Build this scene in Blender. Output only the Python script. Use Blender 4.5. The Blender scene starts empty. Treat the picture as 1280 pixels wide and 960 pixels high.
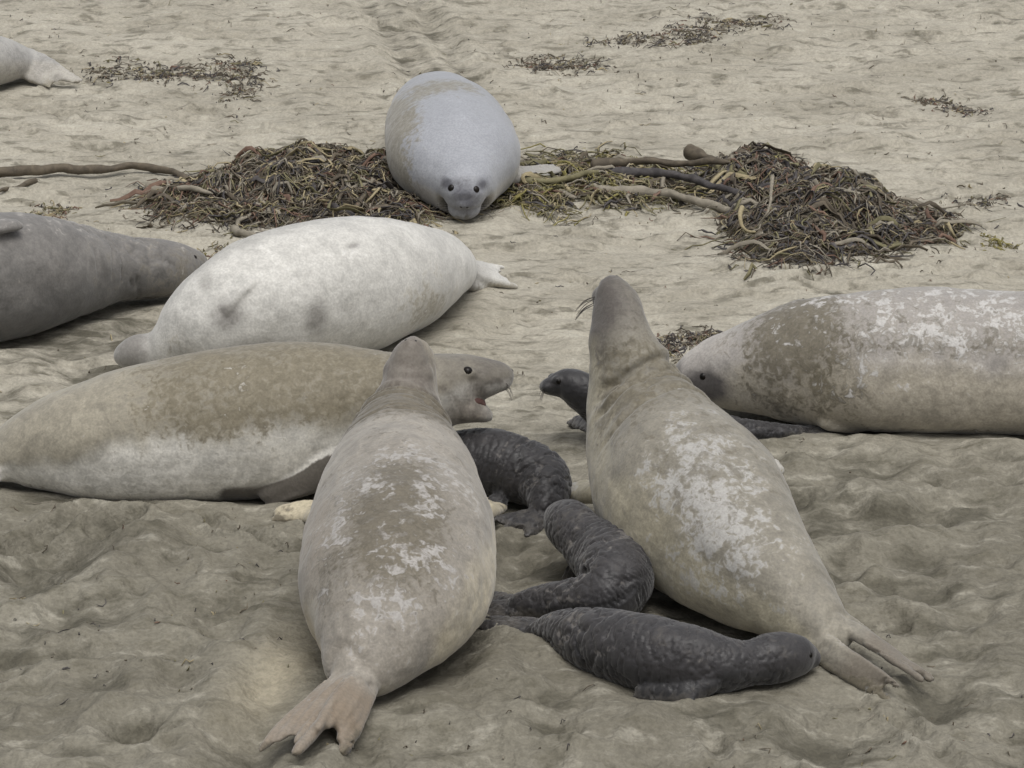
import bpy, math, random
import numpy as np
from mathutils import Vector

# ------------------------------------------------------------------ camera
scene = bpy.context.scene
col = scene.collection
cam_data = bpy.data.cameras.new('camera')
cam_data.lens = 140.6
cam_data.sensor_width = 36.0
cam_data.clip_end = 2000.0
cam = bpy.data.objects.new('camera', cam_data)
cam.location = (0.0, 0.0, 5.55)
cam.rotation_euler = (math.radians(73.0), 0.0, 0.0)
col.objects.link(cam)
scene.camera = cam

# ------------------------------------------------------------------ overcast sky and soft sun
SUN_EL, SUN_AZ = math.radians(69), math.radians(160)
world = bpy.data.worlds.new('World')
scene.world = world
world.use_nodes = True
wn, wl = world.node_tree.nodes, world.node_tree.links
bg = wn['Background']
sky = wn.new('ShaderNodeTexSky')
sky.sky_type = 'NISHITA'
sky.sun_disc = False
sky.sun_elevation = SUN_EL
sky.sun_rotation = SUN_AZ
sky.air_density = 1.0
sky.dust_density = 6.0
sky.ozone_density = 1.0
hsv = wn.new('ShaderNodeHueSaturation')
hsv.inputs['Saturation'].default_value = 0.22      # cloud cover: nearly white sky
wl.new(sky.outputs[0], hsv.inputs['Color'])
wl.new(hsv.outputs[0], bg.inputs['Color'])
bg.inputs['Strength'].default_value = 0.15
sun_data = bpy.data.lights.new('sun', 'SUN')
sun_data.energy = 1.0
sun_data.angle = math.radians(45)
sun_data.color = (1.0, 0.985, 0.95)
sun = bpy.data.objects.new('sun', sun_data)
sun_dir = Vector((math.sin(SUN_AZ) * math.cos(SUN_EL), math.cos(SUN_AZ) * math.cos(SUN_EL), math.sin(SUN_EL)))
sun.rotation_euler = sun_dir.to_track_quat('Z', 'Y').to_euler()
sun.location = (0, 20, 20)
col.objects.link(sun)
scene.view_settings.view_transform = 'Standard'
scene.view_settings.look = 'None'
scene.view_settings.gamma = 1.0
scene.view_settings.use_curve_mapping = False
scene.view_settings.exposure = 0.0
scene.cycles.use_denoising = True
scene.cycles.max_bounces = 5

rng = np.random.default_rng(11)
random.seed(5)


# ------------------------------------------------------------------ numeric helpers
def lin(r, g, b, k=1.0):
    def f(c):
        c /= 255.0
        return c / 12.92 if c <= 0.04045 else ((c + 0.055) / 1.055) ** 2.4
    return (f(r) * k, f(g) * k, f(b) * k, 1.0)


def sm(e0, e1, x):
    t = np.clip((x - e0) / (e1 - e0), 0, 1)
    return t * t * (3 - 2 * t)


_perm = np.random.default_rng(3).permutation(1024)
_grad = np.random.default_rng(4).normal(size=(1024, 3))
_grad /= np.linalg.norm(_grad, axis=1)[:, None]


def perlin(x, y, z=None):
    if z is None:
        z = np.zeros_like(x) + 0.37
    xi, yi, zi = np.floor(x).astype(int), np.floor(y).astype(int), np.floor(z).astype(int)
    xf, yf, zf = x - xi, y - yi, z - zi
    f = lambda t: t * t * t * (t * (t * 6 - 15) + 10)
    u, v, w = f(xf), f(yf), f(zf)

    def g(dx, dy, dz):
        h = _perm[(_perm[(_perm[(xi + dx) & 1023] + yi + dy) & 1023] + zi + dz) & 1023]
        G = _grad[h]
        return G[..., 0] * (xf - dx) + G[..., 1] * (yf - dy) + G[..., 2] * (zf - dz)
    x00 = g(0, 0, 0) * (1 - u) + g(1, 0, 0) * u
    x10 = g(0, 1, 0) * (1 - u) + g(1, 1, 0) * u
    x01 = g(0, 0, 1) * (1 - u) + g(1, 0, 1) * u
    x11 = g(0, 1, 1) * (1 - u) + g(1, 1, 1) * u
    return ((x00 * (1 - v) + x10 * v) * (1 - w) + (x01 * (1 - v) + x11 * v) * w) * 1.6


def fbm(x, y, z=None, octaves=4, gain=0.5):
    s, a = 0.0, 1.0
    for k in range(octaves):
        s = s + a * perlin(x * 2 ** k + 17.3 * k, y * 2 ** k - 9.1 * k, None if z is None else z * 2 ** k + 3.7 * k)
        a *= gain
    return s


def spline(t, P, q):
    """cubic Hermite through the rows of P at parameters t, evaluated at q"""
    P = np.asarray(P, float)
    if P.ndim == 1:
        P = P[:, None]
    n = len(t)
    m = np.zeros_like(P)
    for i in range(n):
        if i == 0:
            m[i] = (P[1] - P[0]) / (t[1] - t[0])
        elif i == n - 1:
            m[i] = (P[-1] - P[-2]) / (t[-1] - t[-2])
        else:
            m[i] = (P[i + 1] - P[i - 1]) / (t[i + 1] - t[i - 1])
    i = np.clip(np.searchsorted(t, q, side='right') - 1, 0, n - 2)
    h = (t[i + 1] - t[i])[:, None]
    s = ((q - t[i])[:, None]) / h
    return ((2 * s ** 3 - 3 * s ** 2 + 1) * P[i] + (s ** 3 - 2 * s ** 2 + s) * h * m[i]
            + (-2 * s ** 3 + 3 * s ** 2) * P[i + 1] + (s ** 3 - s ** 2) * h * m[i + 1])


def unit(v):
    v = np.asarray(v, float)
    return v / np.linalg.norm(v)


class Pieces:
    """collects closed surfaces as vertex and face lists"""
    def __init__(self):
        self.v, self.f, self.m, self.n = [], [], [], 0

    def add(self, verts, faces, mat=0):
        self.v.append(np.asarray(verts, float))
        self.f += [tuple(i + self.n for i in f) for f in faces]
        self.m += [mat] * len(faces)
        self.n += len(verts)

    def verts(self):
        return np.concatenate(self.v)


class Sweep:
    """a tube with an elliptic section along a curved spine; stations are (point, half width, half height above, half height below, roll)"""
    def __init__(self, stations, up, n=90, ring=36, sag=1.0):
        P = np.array([s[0] for s in stations], float)
        R = np.array([[s[1], s[2], s[3] if len(s) > 3 else s[2], math.radians(s[4]) if len(s) > 4 else 0.0] for s in stations])
        d = np.linalg.norm(np.diff(P, axis=0), axis=1)
        t = np.concatenate([[0], np.cumsum(d)])
        self.length = t[-1]
        q = np.linspace(0, t[-1], n)
        self.u = q / t[-1]
        self.su = t / t[-1]
        self.c = spline(t, P, q)
        r = spline(t, R, q)
        r[:, :3] = np.maximum(r[:, :3], 0.0007)
        self.a, self.bt, self.bb, self.roll = r.T
        T = np.gradient(self.c, q, axis=0)
        T /= np.linalg.norm(T, axis=1)[:, None]
        self.T = T
        U = np.zeros_like(T)
        u0 = np.asarray(up, float)
        for i in range(n):
            u0 = u0 - T[i] * np.dot(u0, T[i])
            u0 /= np.linalg.norm(u0)
            U[i] = u0
        S = np.cross(T, U)
        cr, sr = np.cos(self.roll)[:, None], np.sin(self.roll)[:, None]
        self.U = U * cr + S * sr
        self.S = np.cross(T, self.U)
        self.ring, self.n, self.sag = ring, n, sag

    def into(self, pieces, mat=0):
        th = np.arange(self.ring) / self.ring * 2 * math.pi
        cs, sn = np.cos(th), np.sin(th)
        e = np.where(sn < 0, self.sag, 1.0)          # blubber sags into a boxier lower half
        cs = np.sign(cs) * np.abs(cs) ** e
        sn = np.sign(sn) * np.abs(sn) ** e
        h = np.where(sn > 0, 1, 0)
        V = (self.c[:, None, :] + self.S[:, None, :] * (self.a[:, None] * cs)[..., None]
             + self.U[:, None, :] * (np.where(h, self.bt[:, None], self.bb[:, None]) * sn)[..., None]).reshape(-1, 3)
        k, n = self.ring, self.n
        F = [(i * k + j, i * k + (j + 1) % k, (i + 1) * k + (j + 1) % k, (i + 1) * k + j) for i in range(n - 1) for j in range(k)]
        V = np.vstack([V, self.c[0], self.c[-1]])
        F += [(n * k, (j + 1) % k, j) for j in range(k)]
        F += [(n * k + 1, (n - 1) * k + j, (n - 1) * k + (j + 1) % k) for j in range(k)]
        pieces.add(V, F, mat)
        return self

    def at(self, u, ang, k=1.0):
        """point on the skin at u (0 tail, 1 nose), ang degrees from the back towards +side; and its outward normal"""
        i = int(round(u * (self.n - 1)))
        a = math.radians(ang)
        b = self.bt[i] if math.cos(a) > 0 else self.bb[i]
        o = self.S[i] * self.a[i] * math.sin(a) + self.U[i] * b * math.cos(a)
        return self.c[i] + o * k, unit(o)


_sph = None


def ball(pieces, c, r, frame=None, seg=16, rings=10, mat=0):
    r = np.broadcast_to(np.asarray(r, float), 3)
    V = [(0, 0, 1)]
    for i in range(1, rings):
        p = math.pi * i / rings
        for j in range(seg):
            q = 2 * math.pi * j / seg
            V.append((math.sin(p) * math.cos(q), math.sin(p) * math.sin(q), math.cos(p)))
    V.append((0, 0, -1))
    V = np.array(V) * r
    if frame is not None:
        V = V @ np.array(frame)
    F = [(0, 1 + j, 1 + (j + 1) % seg) for j in range(seg)]
    for i in range(rings - 2):
        o = 1 + i * seg
        F += [(o + j, o + seg + j, o + seg + (j + 1) % seg, o + (j + 1) % seg) for j in range(seg)]
    o = 1 + (rings - 2) * seg
    F += [(len(V) - 1, o + (j + 1) % seg, o + j) for j in range(seg)]
    pieces.add(V + np.asarray(c, float), F, mat)


def fore_flipper(pieces, pts, normal, width=0.11, thick=0.022, digits=5):
    """broad paddle: pts = shoulder, wrist, tip"""
    p = [np.asarray(q, float) for q in pts]
    mid = (p[0] + p[1]) / 2
    end = p[1] * 0.15 + p[2] * 0.85
    root = p[0] + (p[0] - p[1]) * .25 - unit(normal) * thick * 3.0
    Sweep([(root, width * .35, thick * 1.2), (p[0] - unit(normal) * thick * 1.8, width * .75, thick * 2.2), (mid - unit(normal) * thick * .7, width * 1.0, thick * 2.0), (p[1], width, thick * 1.4), (end, width * .62, thick * .9),
           (p[2], width * .2, thick * .5)], normal, 30, 20).into(pieces)
    t = unit(p[2] - p[1])
    s = unit(np.cross(t, normal))
    L = np.linalg.norm(p[2] - p[1])
    for k in range(digits):
        f = (k / (digits - 1)) * 2 - 1
        a = p[1] + s * width * .7 * f - t * L * .3
        b = p[1] + s * width * .62 * f + t * L * (1.02 - .22 * (f + 1))
        Sweep([(a, .016, .014), ((a + b) / 2, .016, thick * 1.1), (b, .009, .009)], normal, 14, 10).into(pieces)


def hind_flipper(pieces, root, tip, normal, spread=0.12, thick=0.02, base=0.05):
    root, tip = np.asarray(root, float), np.asarray(tip, float)
    n = unit(normal)
    t = tip - root
    L = np.linalg.norm(t)
    t /= L
    s = unit(np.cross(t, n))
    n = np.cross(s, t)
    for k in range(5):
        f = k / 2.0 - 1
        l = L * (1.0 if abs(f) > .9 else (.86 if abs(f) > .4 else .76))
        a = root + s * base * .6 * f - t * .05
        b = root + s * (base * .8 + spread * .35) * f + t * l * .5 + n * .012 * (1 - abs(f))
        c = root + s * spread * f + t * l
        Sweep([(a, .028, .028), (b, .020, thick * 1.35), (c * .85 + b * .15, .0175, thick * 1.0), (c, .010, .010)], n, 22, 12).into(pieces)
    Sweep([(root - t * .06, base, .04), (root + t * L * .3, base * .8 + spread * .15, thick * .55), (root + t * L * .42, spread * .5, thick * .35),
           (root + t * L * .52, spread * .55, .006)], n, 24, 20).into(pieces)


def leaf_flipper(pieces, pts, widths, normal, thick=.014, ridges=4):
    """closed hind flipper: a narrow blade with the toes showing as ridges and a notched tip"""
    P = [np.asarray(p, float) for p in pts]
    n = unit(normal)
    Sweep([(p, w, thick * (.95 if i < len(P) - 1 else .6)) for i, (p, w) in enumerate(zip(P, widths))], n, 40, 18).into(pieces)
    t = unit(P[-1] - P[0])
    s = unit(np.cross(t, n))
    for k in range(ridges):
        f = k / (ridges - 1) * 2 - 1
        q = [p + s * w * .82 * f + n * thick * 1.35 for p, w in zip(P, widths)]
        q[-1] = q[-1] + t * .035 * abs(f) + s * .012 * f
        Sweep([(p, .0135, .016) for p in q[:-1]] + [(q[-1], .008, .008)], n, 24, 8).into(pieces)


# ------------------------------------------------------------------ object helpers
def link(name, mesh, mat=None, parent=None, loc=(0, 0, 0)):
    o = bpy.data.objects.new(name, mesh)
    col.objects.link(o)
    o.location = loc
    if mat is not None:
        for m in (mat if isinstance(mat, (list, tuple)) else [mat]):
            mesh.materials.append(m)
    if parent is not None:
        o.parent = parent
    return o


def thing(name, label, cat, loc, group=None):
    o = bpy.data.objects.new(name, None)
    o.empty_display_size = 0.2
    col.objects.link(o)
    o.location = loc
    o['label'] = label
    o['category'] = cat
    if group:
        o['group'] = group
    return o


def mesh_of(name, V, F, smooth=True, mats=None):
    me = bpy.data.meshes.new(name)
    me.from_pydata([tuple(v) for v in V], [], F)
    if mats is not None:
        me.polygons.foreach_set('material_index', np.array(mats, np.int32))
    if smooth:
        me.polygons.foreach_set('use_smooth', np.ones(len(me.polygons), bool))
    me.update()
    return me


def set_color(me, name, rgb):
    at = me.attributes.new(name, 'FLOAT_COLOR', 'POINT')
    c = np.ones((len(me.vertices), 4), np.float32)
    c[:, :3] = rgb
    at.data.foreach_set('color', c.ravel())


# ------------------------------------------------------------------ material helpers
class Nodes:
    def __init__(self, name):
        self.mat = bpy.data.materials.new(name)
        self.mat.use_nodes = True
        self.t = self.mat.node_tree
        self.p = self.t.nodes['Principled BSDF']

    def new(self, kind, **kw):
        n = self.t.nodes.new(kind)
        for k, v in kw.items():
            setattr(n, k, v)
        return n

    def put(self, sock, v):
        if isinstance(v, bpy.types.NodeSocket):
            self.t.links.new(v, sock)
        else:
            sock.default_value = v

    def math(self, op, a, b=0.0, clamp=False):
        n = self.new('ShaderNodeMath', operation=op, use_clamp=clamp)
        self.put(n.inputs[0], a)
        self.put(n.inputs[1], b)
        return n.outputs[0]

    def ramp(self, v, lo, hi, a=0.0, b=1.0):
        n = self.new('ShaderNodeMapRange', interpolation_type='SMOOTHSTEP')
        for k, x in zip(range(5), (v, lo, hi, a, b)):
            self.put(n.inputs[k], x)
        return n.outputs[0]

    def mix(self, f, a, b, blend='MIX'):
        n = self.new('ShaderNodeMix', data_type='RGBA', blend_type=blend)
        self.put(n.inputs[0], f)
        self.put(n.inputs[6], a)
        self.put(n.inputs[7], b)
        return n.outputs[2]

    def coords(self, scale=(1, 1, 1)):
        c = self.new('ShaderNodeTexCoord').outputs['Object']
        m = self.new('ShaderNodeMapping')
        self.put(m.inputs[0], c)
        m.inputs['Scale'].default_value = scale
        return m.outputs[0]

    def noise(self, vec, scale, detail=6.0, rough=0.6, dist=0.0):
        n = self.new('ShaderNodeTexNoise')
        self.put(n.inputs['Vector'], vec)
        n.inputs['Scale'].default_value = scale
        n.inputs['Detail'].default_value = detail
        n.inputs['Roughness'].default_value = rough
        n.inputs['Distortion'].default_value = dist
        return n.outputs['Fac']

    def attr(self, name):
        a = self.new('ShaderNodeAttribute', attribute_name=name)
        s = self.new('ShaderNodeSeparateColor')
        self.put(s.inputs[0], a.outputs['Color'])
        return s.outputs

    def bump(self, h, strength, dist, normal=None):
        b = self.new('ShaderNodeBump')
        b.inputs['Strength'].default_value = strength
        b.inputs['Distance'].default_value = dist
        self.put(b.inputs['Height'], h)
        if normal is not None:
            self.put(b.inputs['Normal'], normal)
        return b.outputs[0]


def fur_material(name, back, belly, sand, pale, dark, extra, rough=0.62, mottle=0.30, seed=0.0, sheen=0.25, relief=.5):
    N = Nodes(name)
    co = N.coords()
    off = N.new('ShaderNodeVectorMath', operation='ADD')
    N.put(off.inputs[0], co)
    off.inputs[1].default_value = (seed, seed * 1.7, -seed)
    co = off.outputs[0]
    m1, m2 = N.attr('coat'), N.attr('dirt')
    o2 = N.new('ShaderNodeVectorMath', operation='ADD')
    N.put(o2.inputs[0], co)
    o2.inputs[1].default_value = (31.0, 17.0, 5.0)
    cof = o2.outputs[0]
    n_big = N.noise(co, 2.6, 5, .6, .3)
    n_mid = N.noise(co, 7.5, 4, .62, .5)
    n_fine = N.noise(co, 30, 2.5, .6, .5)
    n_grain = N.noise(co, 95, 1, .5)
    f = N.ramp(N.math('ADD', m1[0], N.math('MULTIPLY', N.math('SUBTRACT', n_big, .5), .9)), .25, .8)
    c = N.mix(f, belly, back)
    v = N.ramp(N.math('ADD', N.math('MULTIPLY', n_mid, .6), N.math('MULTIPLY', n_fine, .4)), .3, .7, 1 - mottle, 1 + mottle * .7)
    vv = N.new('ShaderNodeCombineColor')
    for k in range(3):
        N.put(vv.inputs[k], v)
    c = N.mix(1.0, c, vv.outputs[0], 'MULTIPLY')
    ex = N.ramp(N.math('ADD', m2[2], N.math('MULTIPLY', N.math('SUBTRACT', n_mid, .5), .7)), .2, .9)
    c = N.mix(ex, c, extra)
    # dry sand clinging to the coat
    sd = N.ramp(N.math('ADD', m2[0], N.math('MULTIPLY', N.math('SUBTRACT', N.math('ADD', N.math('MULTIPLY', n_mid, .55), N.math('MULTIPLY', n_fine, .45)), .5), 2.1)), .28, .68)
    sandc = N.mix(N.ramp(n_fine, .3, .7), sand, (sand[0] * .72, sand[1] * .72, sand[2] * .72, 1))
    c = N.mix(N.math('MULTIPLY', sd, .88), c, sandc)
    # pale rubbed patches with ragged edges
    pa = N.ramp(N.math('ADD', m1[1], N.math('MULTIPLY', N.math('SUBTRACT', N.math('ADD', N.math('MULTIPLY', n_mid, .5), N.math('MULTIPLY', n_fine, .5)), .5), 3.0)), .40, .70)
    c = N.mix(N.math('MULTIPLY', pa, .66), c, pale)
    # dark ragged flecks where the old coat still clings
    n_fl = N.noise(cof, 12, 4, .65, .9)
    fl = N.math('MULTIPLY', N.ramp(N.math('ADD', m2[1], N.math('MULTIPLY', N.math('SUBTRACT', N.math('ADD', N.math('MULTIPLY', n_fl, .6), N.math('MULTIPLY', n_fine, .4)), .5), 2.8)), .36, .66), .7)
    c = N.mix(fl, c, N.mix(n_fine, (sand[0] * .55, sand[1] * .55, sand[2] * .58, 1), (sand[0] * .95, sand[1] * .95, sand[2] * .95, 1)))
    dk = N.ramp(N.math('ADD', m1[2], N.math('MULTIPLY', N.math('SUBTRACT', N.math('ADD', N.math('MULTIPLY', n_mid, .6), N.math('MULTIPLY', n_fine, .4)), .5), 1.1)), .2, .85)
    c = N.mix(dk, c, dark)
    g = N.ramp(n_grain, .3, .7, .90, 1.08)
    gg = N.new('ShaderNodeCombineColor')
    for k in range(3):
        N.put(gg.inputs[k], g)
    c = N.mix(1.0, c, gg.outputs[0], 'MULTIPLY')
    N.put(N.p.inputs['Base Color'], c)
    N.put(N.p.inputs['Roughness'], N.ramp(n_fine, .3, .7, rough - .08, rough + .12))
    N.p.inputs['Specular IOR Level'].default_value = 0.35
    N.p.inputs['Sheen Weight'].default_value = sheen
    N.p.inputs['Sheen Roughness'].default_value = 0.5
    h = N.math('ADD', N.math('MULTIPLY', n_fine, .6), N.math('ADD', N.math('MULTIPLY', n_grain, .12), N.math('MULTIPLY', N.math('MAXIMUM', sd, fl), .05)))
    N.put(N.p.inputs['Normal'], N.bump(h, relief, .009))
    return N.mat


def plain_material(name, c1, c2, scale=30, rough=.6, bump=.3, dist=.004, spec=.4):
    N = Nodes(name)
    co = N.coords()
    n = N.noise(co, scale, 6, .65, .4)
    N.put(N.p.inputs['Base Color'], N.mix(N.ramp(n, .3, .7), c1, c2))
    N.p.inputs['Roughness'].default_value = rough
    N.p.inputs['Specular IOR Level'].default_value = spec
    N.put(N.p.inputs['Normal'], N.bump(n, bump, dist))
    return N.mat


M_EYE = plain_material('wet_eye', (.004, .0035, .003, 1), (.012, .009, .007, 1), 30, .28, 0.0, .001, .2)
M_NOSTRIL = plain_material('nostril_skin', (.012, .011, .011, 1), (.025, .022, .022, 1), 40, .5)
M_WHISKER = plain_material('whisker_hair', (.03, .026, .022, 1), (.09, .08, .07, 1), 20, .5, 0)
M_MOUTH = plain_material('mouth_lining', (.05, .022, .018, 1), (.10, .05, .042, 1), 22, .4)
M_CLAW = plain_material('claw_horn', (.05, .042, .035, 1), (.12, .10, .085, 1), 30, .4)

FOOTPRINTS = []          # (x, y, radius) samples of every body that lies on the sand


class Ctx:
    pass


def build_seal(name, label, group, sweep, pieces, mat, paint, voxel=.011, disp=None, smooth=4, eyes=(), eye_r=.022, nostrils=(), nostril_r=.012,
               whiskers=(), category='seal'):
    """fuses the pieces into one continuous skin, then colours it from body coordinates"""
    V, F = pieces.verts(), pieces.f
    base = np.array([sweep.c[len(sweep.c) // 2][0], sweep.c[len(sweep.c) // 2][1], 0.0])
    me = mesh_of('draft', V - base, F)
    tmp = bpy.data.objects.new('draft', me)
    col.objects.link(tmp)
    md = tmp.modifiers.new('remesh', 'REMESH')
    md.mode = 'VOXEL'
    md.voxel_size = voxel
    dg = bpy.context.evaluated_depsgraph_get()
    out = bpy.data.meshes.new_from_object(tmp.evaluated_get(dg), depsgraph=dg)
    bpy.data.objects.remove(tmp)
    bpy.data.meshes.remove(me)
    nv = len(out.vertices)
    P = np.empty(nv * 3)
    out.vertices.foreach_get('co', P)
    P = P.reshape(-1, 3)
    E = np.empty(len(out.edges) * 2, np.int32)
    out.edges.foreach_get('vertices', E)
    E = E.reshape(-1, 2)
    deg = np.bincount(E.ravel(), minlength=nv)[:, None].astype(float)

    def avg(A):
        s = np.stack([np.bincount(E[:, 0], A[E[:, 1], k], nv) + np.bincount(E[:, 1], A[E[:, 0], k], nv) for k in range(A.shape[1])], 1)
        return s / np.maximum(deg, 1)
    for _ in range(smooth):
        P = P + .62 * (avg(P) - P)
        P = P - .60 * (avg(P) - P)
    P = P + .5 * (avg(P) - P)
    # body coordinates
    X = Ctx()
    X.p = P + base
    idx = np.empty(nv, int)
    for i in range(0, nv, 20000):
        q = X.p[i:i + 20000]
        d = ((q[:, None, :] - sweep.c[None]) ** 2).sum(-1)
        idx[i:i + 20000] = d.argmin(1)
    rel = X.p - sweep.c[idx]
    up = (rel * sweep.U[idx]).sum(1)
    sd = (rel * sweep.S[idx]).sum(1)
    ax = (rel * sweep.T[idx]).sum(1)
    X.u = sweep.u[idx] + ax / sweep.length
    X.up = up / np.maximum(np.where(up > 0, sweep.bt[idx], sweep.bb[idx]), .03)
    X.sd = sd / np.maximum(sweep.a[idx], .03)
    X.out = np.sqrt(X.up ** 2 + X.sd ** 2)
    X.n = lambda s, o=4: fbm(X.p[:, 0] * s, X.p[:, 1] * s, X.p[:, 2] * s, o)
    out.vertices.foreach_set('co', P.ravel())
    out.update()
    if disp is not None:
        nm = np.empty(nv * 3, np.float32)
        out.vertices.foreach_get('normal', nm)
        P = P + nm.reshape(-1, 3) * disp(X)[:, None]
        out.vertices.foreach_set('co', P.ravel())
    k = paint(X)
    k['sand'] = np.maximum(k.get('sand', np.zeros(nv)), (.06 if category == 'seal' else .10) + .55 * sm(.12, .02, X.p[:, 2]))
    z = np.zeros(nv)
    set_color(out, 'coat', np.stack([k.get('back', z), k.get('pale', z), k.get('dark', z)], 1))
    set_color(out, 'dirt', np.stack([k.get('sand', z), k.get('fleck', z), k.get('extra', z)], 1))
    out.polygons.foreach_set('use_smooth', np.ones(len(out.polygons), bool))
    out.update()
    out.name = name + '_body'
    root = thing(name, label, category, tuple(base), group)
    body = link('body', out, mat, root)

    Pw = P + base
    nmw = np.empty(nv * 3, np.float32)
    out.vertices.foreach_get('normal', nmw)
    nmw = nmw.reshape(-1, 3)

    def snap(q, sink):
        i = int(((Pw - np.asarray(q, float)) ** 2).sum(1).argmin())
        return Pw[i] - nmw[i] * sink, nmw[i]

    def child(nm_, pc, m):
        return link(nm_, mesh_of(nm_, pc.verts() - base, pc.f), m, root)
    for e in eyes:
        pc = Pieces()
        ball(pc, snap(e, eye_r * .62)[0], eye_r, None, 14, 10)
        child('eye', pc, M_EYE)
    for e in nostrils:
        pc = Pieces()
        ball(pc, snap(e, nostril_r * .75)[0], nostril_r, None, 10, 8)
        child('nostril', pc, M_NOSTRIL)
    for a, d, L in whiskers:
        pc = Pieces()
        a, wn_ = snap(a, .002)
        d = unit(unit(d) + .5 * wn_)
        b = a + d * L * .55
        c = a + d * L + np.array([0, 0, -.25 * L])
        Sweep([(a, .0016, .0016), (b, .0013, .0013), (c, .0008, .0008)], (0.1, 0.3, 1), 7, 4).into(pc)
        child('whisker', pc, M_WHISKER)
    for i in range(0, sweep.n, 3):
        lo = sweep.c[i, 2] - sweep.bb[i]
        if lo < .16:
            FOOTPRINTS.append((sweep.c[i, 0], sweep.c[i, 1], sweep.a[i] * .96, lo))
    return root


def spot(X, c, r):
    return np.exp(-(((X.p - np.array(c)) / np.array(r)) ** 2).sum(1))


def folds(X, u0, u1, count, amp, seed=0., sharp=3):
    """rings of skin folds between u0 and u1"""
    f = fbm(X.u * count / (u1 - u0) * 1.1 + seed * 9, X.sd * .9 + seed, X.up * .9, 3)
    win = sm(u0, u0 + .05, X.u) * sm(u1, u1 - .05, X.u) * sm(-.5, .4, X.n(4, 2))
    return amp * np.exp(-(f / .15) ** 2) * win, f * 1.3


def creases(X, rows):
    """single deep folds running across the back: (u, depth, width, bow)"""
    d = 0.0
    for u0, dep, wd, bow in rows:
        w = X.u - u0 + bow * X.sd ** 2 + .006 * X.n(5, 2)
        d = d - dep * np.exp(-(w / wd) ** 2) + .55 * dep * np.exp(-((w - 2.2 * wd) / (1.6 * wd)) ** 2)
    return d * sm(-.5, .2, X.up)


UP = (0, 0, 1)
ADULTS = 'grown seals lying on the beach'
PUPS = 'black seal pups among the grown seals'

# ------------------------------------------------------------------ mottled seal seen from behind, nose in the air
pc = Pieces()
sw = Sweep([((-0.632, 13.906, 0.090), 0.042, .04, .04), ((-0.597, 13.966, 0.140), 0.125, .10, .11), ((-0.535, 14.091, 0.220), 0.223, .19, .19), ((-0.474, 14.291, 0.300), 0.328, .27, .27),
            ((-0.450, 14.622, 0.350), 0.378, .33, .33), ((-0.447, 15.011, 0.390), 0.362, .34, .34), ((-0.447, 15.373, 0.430), 0.305, .31, .34), ((-0.447, 15.651, 0.490), 0.230, .26, .30),
            ((-0.438, 15.813, 0.570), 0.169, .19, .23), ((-0.429, 15.894, 0.670), 0.120, .135, .16), ((-0.422, 15.918, 0.760), 0.096, .115, .13), ((-0.415, 15.915, 0.830), 0.070, .085, .095),
            ((-0.411, 15.915, 0.875), 0.036, .05, .05), ((-0.411, 15.923, 0.890), .012, .012)], UP, 130, 44, .74).into(pc)
fore_flipper(pc, [(-0.718, 15.803, 0.160), (-0.855, 16.067, 0.070), (-1.004, 16.115, 0.050)], (-.1, -.45, 1), .075, .02)
fore_flipper(pc, [(-0.168, 15.945, 0.140), (-0.096, 16.160, 0.060), (-0.048, 16.232, 0.050)], (.1, -.3, 1), .07, .02)
hind_flipper(pc, (-0.636, 13.892, 0.140), (-0.850, 13.432, 0.050), (-.4, -.6, .75), .075, .02, .055)
hind_flipper(pc, (-0.599, 13.843, 0.140), (-0.703, 13.650, 0.090), (-.1, -.8, .55), .045, .018, .045)
hind_flipper(pc, (-0.558, 13.859, 0.140), (-0.668, 13.507, 0.060), (.5, -.65, .5), .062, .02, .055)
for s in (-1, 1):
    ball(pc, sw.at(.93, 75 * s, .62)[0], (.05, .05, .06))
swA = sw


def disp_a(X):
    f, _ = folds(X, .66, .84, 5, -.014, .3, 4)
    k = swA.su
    return f * sm(-.6, .3, X.up) + X.n(3, 3) * .010 + X.n(9, 3) * .003 + creases(X, [(k[8] - .01, .024, .008, .03), (k[8] - .045, .020, .007, .035), (k[9] - .015, .008, .006, .02), (k[2], .006, .012, .04), (k[1] + .01, .007, .008, .04)])


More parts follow.
